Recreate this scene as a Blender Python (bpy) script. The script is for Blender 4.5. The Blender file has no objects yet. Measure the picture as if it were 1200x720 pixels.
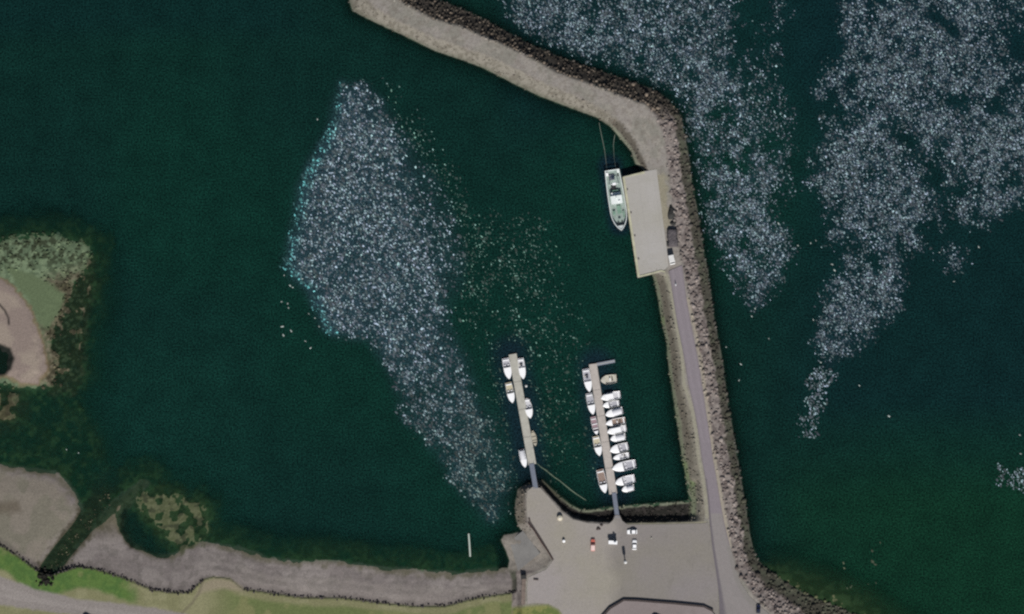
import bpy, math, random
import numpy as np
from mathutils import Vector, Matrix
from mathutils.geometry import tessellate_polygon

random.seed(7)
rng = np.random.default_rng(11)
S = 1.0 / 3.0                      # metres per photograph pixel
scene = bpy.context.scene
col = scene.collection


def W(px, py, z=0.0):
    return ((px - 600.0) * S, (360.0 - py) * S, z)


def lin(r, g, b):
    def f(c):
        c /= 255.0
        return c / 12.92 if c <= 0.04045 else ((c + 0.055) / 1.055) ** 2.4
    return np.array([f(r), f(g), f(b)])


# ------------------------------------------------------------------ noise
_lat = np.random.default_rng(3).random((256, 256))


def vnoise(x, y, s, seed=0):
    x = np.asarray(x, float) / s + seed * 17.31
    y = np.asarray(y, float) / s + seed * 9.77
    xi = np.floor(x).astype(int); yi = np.floor(y).astype(int)
    fx = x - xi; fy = y - yi
    fx = fx * fx * (3 - 2 * fx); fy = fy * fy * (3 - 2 * fy)
    a = _lat[xi & 255, yi & 255]; b = _lat[(xi + 1) & 255, yi & 255]
    c = _lat[xi & 255, (yi + 1) & 255]; d = _lat[(xi + 1) & 255, (yi + 1) & 255]
    return (a * (1 - fx) + b * fx) * (1 - fy) + (c * (1 - fx) + d * fx) * fy


def fbm(x, y, s, seed=0, oct=3):
    t = 0; a = 1; n = 0
    for k in range(oct):
        t = t + a * vnoise(x, y, s / 2 ** k, seed + k * 5)
        n += a; a *= 0.55
    return t / n                       # 0..1


def poly_sd(X, Y, pts, margin=60.0):
    """signed distance in px, negative inside; exact only within margin of the polygon's box"""
    X = np.asarray(X, float); Y = np.asarray(Y, float)
    P = np.array(pts, float)
    out = np.full(X.shape, 400.0)
    m = (X > P[:, 0].min() - margin) & (X < P[:, 0].max() + margin) & (Y > P[:, 1].min() - margin) & (Y < P[:, 1].max() + margin)
    x = X[m]; y = Y[m]
    d = np.full(x.shape, 1e18); ins = np.zeros(x.shape, bool)
    for i in range(len(P)):
        ax, ay = P[i]; bx, by = P[(i + 1) % len(P)]
        ex = bx - ax; ey = by - ay
        wx = x - ax; wy = y - ay
        t = np.clip((wx * ex + wy * ey) / (ex * ex + ey * ey + 1e-12), 0, 1)
        d = np.minimum(d, (wx - ex * t) ** 2 + (wy - ey * t) ** 2)
        c = ((ay > y) != (by > y))
        with np.errstate(divide='ignore', invalid='ignore'):
            xx = ex * (y - ay) / (ey if ey != 0 else 1e-12) + ax
        ins ^= c & (x < xx)
    d = np.sqrt(d)
    out[m] = np.where(ins, -d, d)
    return out


def line_d(X, Y, pts, margin=40.0):
    X = np.asarray(X, float); Y = np.asarray(Y, float)
    P = np.array(pts, float)
    out = np.full(X.shape, margin + 1.0)
    m = (X > P[:, 0].min() - margin) & (X < P[:, 0].max() + margin) & (Y > P[:, 1].min() - margin) & (Y < P[:, 1].max() + margin)
    x = X[m]; y = Y[m]; d = np.full(x.shape, 1e18)
    for i in range(len(P) - 1):
        ax, ay = P[i]; bx, by = P[i + 1]
        ex = bx - ax; ey = by - ay; wx = x - ax; wy = y - ay
        t = np.clip((wx * ex + wy * ey) / (ex * ex + ey * ey + 1e-12), 0, 1)
        d = np.minimum(d, (wx - ex * t) ** 2 + (wy - ey * t) ** 2)
    out[m] = np.sqrt(d)
    return out


def sstep(a, b, x):
    t = np.clip((x - a) / (b - a), 0, 1)
    return t * t * (3 - 2 * t)


# ------------------------------------------------------------------ materials
def new_mat(name):
    m = bpy.data.materials.new(name); m.use_nodes = True
    nt = m.node_tree
    return m, nt, nt.nodes['Principled BSDF']


def solid(name, rgb, rough=0.6, var=0.12, scale=1.5, metal=0.0, coat=0.0):
    """base colour broken up by object-space noise"""
    m, nt, p = new_mat(name)
    tc = nt.nodes.new('ShaderNodeTexCoord')
    n = nt.nodes.new('ShaderNodeTexNoise'); n.inputs['Scale'].default_value = scale; n.inputs['Detail'].default_value = 5
    nt.links.new(tc.outputs['Object'], n.inputs['Vector'])
    r = nt.nodes.new('ShaderNodeValToRGB')
    c = np.array(rgb)
    r.color_ramp.elements[0].position = 0.3; r.color_ramp.elements[1].position = 0.7
    r.color_ramp.elements[0].color = (*(c * (1 - var)), 1); r.color_ramp.elements[1].color = (*np.minimum(c * (1 + var), 0.95), 1)
    nt.links.new(n.outputs['Fac'], r.inputs['Fac']); nt.links.new(r.outputs['Color'], p.inputs['Base Color'])
    p.inputs['Roughness'].default_value = rough; p.inputs['Metallic'].default_value = metal
    p.inputs['Coat Weight'].default_value = coat
    return m


def surface_mat(name, c0, c1, stain, rough=0.9, big=0.05, fine=2.5, bump=0.15, grain=0.07):
    """weathered ground: two tones in large blotches, fine grain, darker stains"""
    m, nt, p = new_mat(name)
    L = nt.links.new
    tc = nt.nodes.new('ShaderNodeTexCoord')
    n1 = nt.nodes.new('ShaderNodeTexNoise'); n1.inputs['Scale'].default_value = big; n1.inputs['Detail'].default_value = 6; n1.inputs['Roughness'].default_value = 0.6
    n2 = nt.nodes.new('ShaderNodeTexNoise'); n2.inputs['Scale'].default_value = fine; n2.inputs['Detail'].default_value = 4
    n3 = nt.nodes.new('ShaderNodeTexNoise'); n3.inputs['Scale'].default_value = 0.22; n3.inputs['Detail'].default_value = 7; n3.inputs['Roughness'].default_value = 0.7
    for n in (n1, n2, n3): L(tc.outputs['Object'], n.inputs['Vector'])
    r1 = nt.nodes.new('ShaderNodeValToRGB'); r1.color_ramp.elements[0].position = 0.35; r1.color_ramp.elements[1].position = 0.65
    r1.color_ramp.elements[0].color = (*c0, 1); r1.color_ramp.elements[1].color = (*c1, 1)
    L(n1.outputs['Fac'], r1.inputs['Fac'])
    r3 = nt.nodes.new('ShaderNodeValToRGB'); r3.color_ramp.elements[0].position = 0.56; r3.color_ramp.elements[1].position = 0.75
    r3.color_ramp.elements[0].color = (0, 0, 0, 1); r3.color_ramp.elements[1].color = (0.7, 0.7, 0.7, 1)
    L(n3.outputs['Fac'], r3.inputs['Fac'])
    mx = nt.nodes.new('ShaderNodeMix'); mx.data_type = 'RGBA'
    L(r3.outputs['Color'], mx.inputs['Factor']); L(r1.outputs['Color'], mx.inputs['A']); mx.inputs['B'].default_value = (*stain, 1)
    mr = nt.nodes.new('ShaderNodeMapRange'); mr.inputs['To Min'].default_value = 1 - grain; mr.inputs['To Max'].default_value = 1 + grain
    mr.inputs['From Min'].default_value = 0.3; mr.inputs['From Max'].default_value = 0.7
    L(n2.outputs['Fac'], mr.inputs['Value'])
    vm = nt.nodes.new('ShaderNodeVectorMath'); vm.operation = 'SCALE'
    L(mx.outputs['Result'], vm.inputs[0]); L(mr.outputs['Result'], vm.inputs['Scale'])
    L(vm.outputs['Vector'], p.inputs['Base Color'])
    p.inputs['Roughness'].default_value = rough; p.inputs['Specular IOR Level'].default_value = 0.2
    b = nt.nodes.new('ShaderNodeBump'); b.inputs['Strength'].default_value = bump; b.inputs['Distance'].default_value = 0.2
    L(n2.outputs['Fac'], b.inputs['Height']); L(b.outputs['Normal'], p.inputs['Normal'])
    return m


def vcol_mat(name, rough=0.9, fine=1.6, amp=0.22, bump=0.3, spec=0.2):
    m, nt, p = new_mat(name)
    L = nt.links.new
    at = nt.nodes.new('ShaderNodeAttribute'); at.attribute_name = 'col'
    tc = nt.nodes.new('ShaderNodeTexCoord')
    n = nt.nodes.new('ShaderNodeTexNoise'); n.inputs['Scale'].default_value = fine; n.inputs['Detail'].default_value = 5; n.inputs['Roughness'].default_value = 0.65
    L(tc.outputs['Object'], n.inputs['Vector'])
    mr = nt.nodes.new('ShaderNodeMapRange'); mr.inputs['From Min'].default_value = 0.3; mr.inputs['From Max'].default_value = 0.7
    mr.inputs['To Min'].default_value = 1 - amp; mr.inputs['To Max'].default_value = 1 + amp
    L(n.outputs['Fac'], mr.inputs['Value'])
    vm = nt.nodes.new('ShaderNodeVectorMath'); vm.operation = 'SCALE'
    L(at.outputs['Color'], vm.inputs[0]); L(mr.outputs['Result'], vm.inputs['Scale'])
    L(vm.outputs['Vector'], p.inputs['Base Color'])
    p.inputs['Roughness'].default_value = rough; p.inputs['Specular IOR Level'].default_value = spec
    if bump:
        b = nt.nodes.new('ShaderNodeBump'); b.inputs['Strength'].default_value = bump; b.inputs['Distance'].default_value = 0.25
        L(n.outputs['Fac'], b.inputs['Height']); L(b.outputs['Normal'], p.inputs['Normal'])
    return m


M = {}
M['terrain'] = vcol_mat('terrain_ground', 0.95)
M['rock'] = vcol_mat('armour_rock', 0.9, 2.5, 0.25, 0.4)
M['fleck'] = vcol_mat('sunglint', 0.7, 3.0, 0.15, 0.0, 0.3)  # pale fleck colour stands in for sun glint on ripples
M['asphalt'] = vcol_mat('worn_asphalt', 0.9, 2.0, 0.10, 0.1)
M['yard'] = surface_mat('yard_gravel', lin(139, 134, 123), lin(141, 135, 132), lin(124, 120, 112), big=0.035, fine=1.3)
# the yard is gravel in the west and wears into old asphalt in the east
nt_ = M['yard'].node_tree; LL = nt_.links.new
tc_ = nt_.nodes.new('ShaderNodeTexCoord'); sp_ = nt_.nodes.new('ShaderNodeSeparateXYZ'); LL(tc_.outputs['Object'], sp_.inputs[0])
na_ = nt_.nodes.new('ShaderNodeTexNoise'); na_.inputs['Scale'].default_value = .09; na_.inputs['Detail'].default_value = 6; LL(tc_.outputs['Object'], na_.inputs['Vector'])
m1_ = nt_.nodes.new('ShaderNodeMath'); m1_.operation = 'MULTIPLY_ADD'; LL(na_.outputs['Fac'], m1_.inputs[0]); m1_.inputs[1].default_value = 14; LL(sp_.outputs['X'], m1_.inputs[2])
m2_ = nt_.nodes.new('ShaderNodeMapRange'); LL(m1_.outputs[0], m2_.inputs['Value']); m2_.inputs['From Min'].default_value = 43.5; m2_.inputs['From Max'].default_value = 48.5
mxa = nt_.nodes.new('ShaderNodeMix'); mxa.data_type = 'RGBA'; LL(m2_.outputs[0], mxa.inputs['Factor'])
pb_ = nt_.nodes['Principled BSDF']; vm_ = pb_.inputs['Base Color'].links[0].from_node
LL(vm_.outputs[0], mxa.inputs['A'])
sc2 = nt_.nodes.new('ShaderNodeVectorMath'); sc2.operation = 'MULTIPLY'; LL(vm_.outputs[0], sc2.inputs[0]); sc2.inputs[1].default_value = (.77, .77, .79)
LL(sc2.outputs[0], mxa.inputs['B']); LL(mxa.outputs['Result'], pb_.inputs['Base Color'])
M['plot'] = surface_mat('platform_gravel', lin(122, 113, 111), lin(130, 121, 119), lin(112, 104, 101), big=0.06, fine=1.5)
M['quay'] = surface_mat('quay_concrete', lin(152, 149, 141), lin(158, 155, 151), lin(146, 143, 134), big=0.06, fine=1.2, grain=.035, bump=.05)
ntq = M['quay'].node_tree; bq = ntq.nodes.new('ShaderNodeTexBrick'); tq = ntq.nodes.new('ShaderNodeTexCoord'); mq = ntq.nodes.new('ShaderNodeMapping')
mq.inputs['Rotation'].default_value = (0, 0, math.radians(-98.5)); ntq.links.new(tq.outputs['Object'], mq.inputs[0]); ntq.links.new(mq.outputs[0], bq.inputs['Vector'])
bq.offset = 0; bq.inputs['Scale'].default_value = 1; bq.inputs['Brick Width'].default_value = 8; bq.inputs['Row Height'].default_value = 6; bq.inputs['Mortar Size'].default_value = .09
bq.inputs['Color1'].default_value = (1, 1, 1, 1); bq.inputs['Color2'].default_value = (.97, .97, .965, 1); bq.inputs['Mortar'].default_value = (.92, .92, .91, 1)
pq = ntq.nodes['Principled BSDF']; vq = pq.inputs['Base Color'].links[0].from_node
xq = ntq.nodes.new('ShaderNodeVectorMath'); xq.operation = 'MULTIPLY'; ntq.links.new(vq.outputs[0], xq.inputs[0]); ntq.links.new(bq.outputs['Color'], xq.inputs[1]); ntq.links.new(xq.outputs[0], pq.inputs['Base Color'])
M['slip'] = surface_mat('slipway_concrete', lin(118, 116, 113), lin(130, 128, 124), lin(104, 103, 98), big=0.12, fine=1.5)
M['kerb'] = solid('algae_stained_concrete', lin(164, 162, 138), 0.9, 0.18, 0.7)
M['dark_stone'] = solid('dark_stone', lin(62, 54, 52), 0.9, 0.3, 1.2)
M['brown_wall'] = solid('brown_timber_wall', lin(108, 96, 88), 0.9, 0.25, 0.9)
M['rail'] = solid('rusty_rail', lin(92, 70, 64), 0.8, 0.3, 2.0)
M['deck_a'] = solid('weathered_grey_planks', lin(160, 158, 148), 0.85, 0.10, 0.8)
M['deck_b'] = solid('weathered_pink_planks', lin(165, 158, 151), 0.85, 0.10, 0.8)
M['galv'] = solid('galvanised_steel', lin(120, 126, 138), 0.6, 0.12, 2.0)
M['float'] = solid('float_concrete', lin(90, 92, 92), 0.9, 0.15, 1.0)
M['white'] = solid('white_gelcoat', (0.86, 0.86, 0.86), 0.35, 0.04, 1.5)
M['offwhite'] = solid('aged_gelcoat', (0.60, 0.60, 0.58), 0.45, 0.10, 1.5)
M['grey_floor'] = solid('grey_cockpit_floor', (0.33, 0.33, 0.36), 0.8, 0.15, 3.0)
M['pale_floor'] = solid('pale_cockpit_floor', (0.48, 0.48, 0.50), 0.8, 0.12, 3.0)
M['tan_floor'] = solid('tan_cockpit_floor', (0.42, 0.38, 0.27), 0.8, 0.2, 3.0)
M['brown_floor'] = solid('brown_wood_floor', (0.22, 0.16, 0.13), 0.7, 0.25, 3.0)
M['mauve_floor'] = solid('mauve_cockpit_floor', (0.26, 0.18, 0.20), 0.8, 0.2, 3.0)
M['beige'] = solid('beige_hull', (0.42, 0.40, 0.34), 0.6, 0.12, 1.5)
M['sand_boat'] = solid('sand_hull', (0.36, 0.33, 0.26), 0.7, 0.12, 1.5)
M['canvas'] = solid('pale_canvas', (0.62, 0.62, 0.64), 0.9, 0.08, 2.0)
M['glass'] = solid('dark_glass', (0.02, 0.025, 0.03), 0.1, 0.1, 1.0)
M['black'] = solid('black_plastic', (0.02, 0.02, 0.022), 0.45, 0.2, 2.0)
M['steel'] = solid('steel_tube', (0.35, 0.36, 0.37), 0.35, 0.1, 3.0, 0.8)
M['rubber'] = solid('tyre_rubber', (0.025, 0.025, 0.025), 0.8, 0.2, 3.0)
M['red'] = solid('orange_red_paint', (0.50, 0.13, 0.09), 0.35, 0.08, 1.0, 0, 0.4)
M['pink'] = solid('pale_pink_cover', (0.66, 0.50, 0.46), 0.6, 0.08, 1.0)
M['navy'] = solid('navy_paint', (0.012, 0.014, 0.04), 0.3, 0.1, 1.0, 0, 0.4)
M['dkgrey'] = solid('dark_grey_sheet', (0.075, 0.066, 0.07), 0.85, 0.25, 0.8)
M['net'] = solid('dark_net', (0.03, 0.03, 0.028), 0.95, 0.4, 3.0)
M['cream'] = solid('cream_plastic', (0.52, 0.47, 0.36), 0.6, 0.1, 1.5)
M['ship_white'] = solid('ship_white_paint', (0.66, 0.70, 0.68), 0.5, 0.10, 0.8)
M['ship_deck'] = solid('ship_green_grey_deck', (0.26, 0.32, 0.29), 0.8, 0.25, 0.9)
M['ship_green'] = solid('ship_green_paint', (0.14, 0.24, 0.18), 0.7, 0.25, 0.9)
M['ship_hull'] = solid('ship_hull_paint', (0.30, 0.36, 0.35), 0.5, 0.15, 0.7)
M['rope'] = solid('pale_rope', lin(120, 128, 116), 0.95, 0.15, 2.0)
M['boom'] = solid('weedy_pipe', lin(92, 106, 88), 0.9, 0.3, 0.8)
M['log'] = solid('bleached_pipe', lin(170, 178, 168), 0.8, 0.12, 1.0)
M['weed_pipe'] = M['boom']


# ------------------------------------------------------------------ mesh helpers
def mesh_obj(name, V, F, mat, parent=None, cols=None, smooth=False):
    me = bpy.data.meshes.new(name)
    V = np.asarray(V, dtype=np.float32)
    if isinstance(F, np.ndarray):
        n, k = F.shape
        me.vertices.add(len(V)); me.vertices.foreach_set('co', V.ravel())
        me.loops.add(n * k); me.loops.foreach_set('vertex_index', F.ravel().astype(np.int32))
        me.polygons.add(n)
        me.polygons.foreach_set('loop_start', (np.arange(n) * k).astype(np.int32))
        me.update(calc_edges=True); me.validate()
    else:
        me.from_pydata([tuple(map(float, v)) for v in V], [], F); me.update()
    if cols is not None:
        a = me.attributes.new('col', 'FLOAT_COLOR', 'POINT')
        c = np.ones((len(V), 4), np.float32); c[:, :3] = cols
        a.data.foreach_set('color', c.ravel())
    me.materials.append(mat)
    if smooth:
        me.polygons.foreach_set('use_smooth', np.ones(len(me.polygons), bool))
    o = bpy.data.objects.new(name, me); col.objects.link(o)
    if parent is not None: o.parent = parent
    return o


class MB:
    def __init__(self): self.v = []; self.f = []

    def add(self, vs, fs):
        k = len(self.v); self.v += [tuple(v) for v in vs]; self.f += [tuple(i + k for i in f) for f in fs]; return self

    def box(self, cx, cy, cz, sx, sy, sz, rz=0.0, top=1.0):
        """box with softened (chamfered) top edges; top<1 tapers it"""
        x, y, z = sx / 2, sy / 2, sz / 2
        c = min(x, y, z) * 0.18
        vs = []
        for (hx, hy, hz) in ((x, y, -z), (x * top, y * top, z - c), (x * top - c, y * top - c, z)):
            for sxn, syn in ((-1, -1), (1, -1), (1, 1), (-1, 1)):
                vs.append((sxn * hx, syn * hy, hz))
        fs = [(3, 2, 1, 0), (8, 9, 10, 11)]
        for r in (0, 4):
            for i in range(4):
                j = (i + 1) % 4; fs.append((r + i, r + j, r + 4 + j, r + 4 + i))
        ca, sa = math.cos(rz), math.sin(rz)
        return self.add([(cx + a * ca - b * sa, cy + a * sa + b * ca, cz + d) for a, b, d in vs], fs)

    def prism(self, poly, z0, z1, inset=0.0):
        n = len(poly)
        tri = tessellate_polygon([[Vector((p[0], p[1], 0)) for p in poly]])
        zz0 = z0 if hasattr(z0, '__len__') else [z0] * n; zz1 = z1 if hasattr(z1, '__len__') else [z1] * n
        vs = [(p[0], p[1], zz0[i]) for i, p in enumerate(poly)] + [(p[0], p[1], zz1[i]) for i, p in enumerate(poly)]
        area = sum(poly[i][0] * poly[(i + 1) % n][1] - poly[(i + 1) % n][0] * poly[i][1] for i in range(n))
        fs = []
        for t in tri:
            a, b, c = t
            cr = (poly[b][0] - poly[a][0]) * (poly[c][1] - poly[a][1]) - (poly[b][1] - poly[a][1]) * (poly[c][0] - poly[a][0])
            if cr < 0: a, b, c = a, c, b
            fs.append((a + n, b + n, c + n)); fs.append((c, b, a))
        for i in range(n):
            j = (i + 1) % n
            fs.append((i, j, j + n, i + n) if area > 0 else (j, i, i + n, j + n))
        return self.add(vs, fs)

    def tube(self, pts, r, n=8, cap=True):
        pts = [Vector(p) for p in pts]; rings = []
        vs = []; fs = []
        for i, p in enumerate(pts):
            d = (pts[min(i + 1, len(pts) - 1)] - pts[max(i - 1, 0)]).normalized()
            u = d.orthogonal().normalized() if abs(d.z) > 0.9 else d.cross(Vector((0, 0, 1))).normalized()
            w = d.cross(u).normalized()
            rr = r[i] if hasattr(r, '__len__') else r
            for k in range(n):
                a = 2 * math.pi * k / n
                q = p + u * (rr * math.cos(a)) + w * (rr * math.sin(a)); vs.append(tuple(q))
        for i in range(len(pts) - 1):
            for k in range(n):
                a, b = i * n + k, i * n + (k + 1) % n
                fs.append((a, a + n, b + n, b))
        if cap:
            fs.append(tuple(range(n))); fs.append(tuple(range((len(pts) - 1) * n + n - 1, (len(pts) - 1) * n - 1, -1)))
        return self.add(vs, fs)

    def lathe(self, cx, cy, prof, n=14):
        vs = []; fs = []
        for r, z in prof:
            for k in range(n):
                a = 2 * math.pi * k / n; vs.append((cx + r * math.cos(a), cy + r * math.sin(a), z))
        for i in range(len(prof) - 1):
            for k in range(n):
                a, b = i * n + k, i * n + (k + 1) % n; fs.append((a, b, b + n, a + n))
        fs.append(tuple(range(n - 1, -1, -1))); fs.append(tuple((len(prof) - 1) * n + k for k in range(n)))
        return self.add(vs, fs)

    def build(self, name, mat, parent=None, smooth=False):
        return mesh_obj(name, self.v, self.f, mat, parent, None, smooth)


def empty(name, loc=(0, 0, 0), rz=0.0):
    o = bpy.data.objects.new(name, None); col.objects.link(o)
    o.location = loc; o.rotation_euler = (0, 0, rz); o.empty_display_size = 0.5
    return o


def tag(o, label=None, cat=None, group=None, kind=None):
    if label: o['label'] = label
    if cat: o['category'] = cat
    if group: o['group'] = group
    if kind: o['kind'] = kind
    return o


# ================================================================== TERRAIN
BREAK_WATER = [(330, -100), (372, -45), (408, -4), (413, 13), (443, 28), (480, 45), (510, 60), (540, 70), (567, 80), (600, 97), (633, 113), (667, 126),
               (700, 138), (715, 148), (727, 162), (740, 178), (745, 192), (753, 198), (757, 206), (759, 312), (766, 326), (771, 350),
               (776, 380), (781, 400), (783, 425), (787, 450), (791, 480), (794, 500), (797, 520), (800, 540), (804, 560), (807.5, 587),
               (760, 590.5), (720, 594), (690, 597.5), (680, 597), (668, 591), (655, 580), (645, 571), (636, 563), (628, 563), (616, 567), (607, 574),
               (604, 590), (604, 605), (607, 615), (612, 623), (600, 626), (591, 627), (587, 633), (592, 643), (597, 657), (595, 667), (600, 680), (600, 900),
               (1300, 900), (1160, 800), (1060, 752), (1010, 725), (985, 713), (960, 703), (930, 689), (910, 675), (898, 666), (887, 656), (882, 641), (878, 620), (874, 593),
               (868, 560), (862, 522), (858, 500), (854, 478), (850, 450), (847, 425), (843, 405), (838, 380), (834, 350), (829, 315), (824, 290),
               (818, 252), (813, 225), (808, 190), (803, 160), (798, 136), (784, 117), (765, 105), (740, 96), (717, 88), (693, 80), (653, 66), (613, 48), (585, 32), (540, 10),
               (505, -3), (470, -30), (420, -90), (400, -130), (350, -130)]
CREST = [(375, -100), (425, -8), (440, 10), (470, 27), (505, 44), (540, 55), (570, 66), (605, 82), (640, 99), (680, 116), (712, 132), (730, 148), (745, 170), (758, 197),
         (762, 206), (764, 314), (775, 320), (782, 324), (786, 350), (790, 380), (796, 410), (798, 430), (798, 450), (805, 470), (808, 480), (813, 505), (816, 535), (820, 555),
         (823.5, 580), (826, 602), (824, 611), (780, 612), (730, 613), (690, 611), (672, 607), (658, 597), (646, 583), (635, 571), (617, 573), (615.5, 585), (616, 600),
         (618, 613), (646, 656), (638, 665), (617, 674), (612, 690), (612, 900), (1150, 900), (1000, 790), (905, 719), (882, 696), (865, 671), (858, 645), (851, 605), (843, 560), (836, 530),
         (830, 490), (824, 450), (818, 410), (812, 375), (806, 340), (800, 310), (795, 285), (789, 250), (785, 215), (781, 180), (776, 155), (768, 137),
         (755, 124), (730, 115), (700, 103), (653, 87), (617, 67), (580, 50), (540, 33), (507, 24), (470, 4), (440, -25), (400, -100)]
SHORE = [(-5000, 540), (-40, 540), (0, 545), (30, 550), (55, 553), (68, 556), (80, 569), (92, 586), (98, 600), (90, 615), (76, 632), (62, 650), (55, 663), (60, 668), (74, 661),
         (85, 645), (100, 628), (115, 610), (130, 592), (150, 575), (165, 565), (174, 567), (160, 582), (147, 598), (143, 615), (150, 632), (170, 644), (190, 650),
         (205, 650), (215, 641), (235, 636), (250, 638), (284, 644), (315, 656), (352, 659), (400, 659), (441, 666), (472, 668), (516, 671), (540, 673), (568, 668), (592, 666), (625, 672),
         (625, 900), (5000, 1400), (5000, 3000), (-5000, 3000)]
PENINSULA = [(-5000, 200), (-50, 280), (0, 283), (20, 278), (60, 277), (85, 282), (105, 290), (102, 308), (88, 328), (80, 350), (66, 378), (60, 400), (66, 430), (60, 450), (45, 456),
             (20, 456), (5, 450), (-50, 465), (-5000, 520)]
SPIT = [(-80, 322), (0, 326), (18, 338), (34, 358), (45, 385), (54, 412), (56, 436), (44, 450), (24, 451), (12, 444), (8, 440), (-80, 450)]
POOL = [(-50, 400), (0, 403), (12, 408), (17, 420), (13, 433), (3, 440), (-50, 445)]
GREENPATCH = [(8, 312), (40, 322), (62, 335), (76, 345), (70, 368), (56, 386), (47, 380), (36, 355), (20, 336)]
SANDFLAT = [(-40, 548), (0, 551), (30, 557), (54, 560), (66, 565), (78, 580), (90, 600), (82, 615), (66, 634), (52, 655), (46, 662), (20, 655), (-40, 640)]
GREENFLAT = [(158, 582), (182, 574), (206, 578), (228, 584), (242, 596), (246, 622), (232, 636), (212, 640), (200, 640), (190, 632), (178, 615), (165, 605)]
DARKPOOL = [(146, 600), (158, 602), (168, 622), (184, 636), (196, 648), (180, 650), (158, 638), (145, 620)]
CREEK = [(128, 562), (112, 592), (95, 620), (78, 640), (62, 660), (52, 672)]
BAY = [(-60, 455), (20, 458), (60, 455), (95, 470), (112, 500), (125, 540), (140, 575), (110, 610), (70, 560), (0, 545), (-60, 545)]
SEAWALL = [(-60, 600), (-10, 632), (12, 646), (30, 658), (48, 672), (60, 674), (76, 669), (92, 664), (112, 667), (132, 673), (155, 681), (178, 691), (200, 694), (222, 694), (238, 680)]
SEAWALL2 = [(240, 679), (250, 676), (270, 678), (284, 690), (311, 694), (352, 700), (404, 701), (441, 706), (489, 711), (523, 710), (557, 701), (585, 697), (612, 693)]
SEAWALL3 = [(250, 688), (284, 690)]
GRASS_TOP = SEAWALL + SEAWALL2
ROAD_SW = [(-200, 610), (-60, 655), (0, 675), (45, 691), (95, 702), (140, 707), (185, 713), (230, 722), (300, 745), (300, 775), (200, 760), (100, 722), (50, 716), (0, 708), (-60, 690), (-200, 650)]
BROWN = [(66, 340), (92, 330), (106, 306), (112, 330), (104, 360), (98, 400), (98, 440), (86, 462), (58, 462), (62, 430), (60, 400), (58, 375)]
BR_SHALLOW = [(893, 668), (920, 678), (950, 690), (985, 700), (1010, 715), (1080, 760), (960, 760), (900, 690)]

step = 1.25
xs = np.arange(-130, 1330 + step, step); ys = np.arange(-120, 840 + step, step)
gx = 5.0 * 1.45 ** np.arange(1, 19)
gx = np.cumsum(gx); gx = gx[gx < 9000]
xs = np.concatenate([(-130 - gx)[::-1], xs, 1330 + gx]); ys = np.concatenate([(-120 - gx)[::-1], ys, 840 + gx])
X, Y = np.meshgrid(xs, ys)
NX, NY = len(xs), len(ys)


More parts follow.
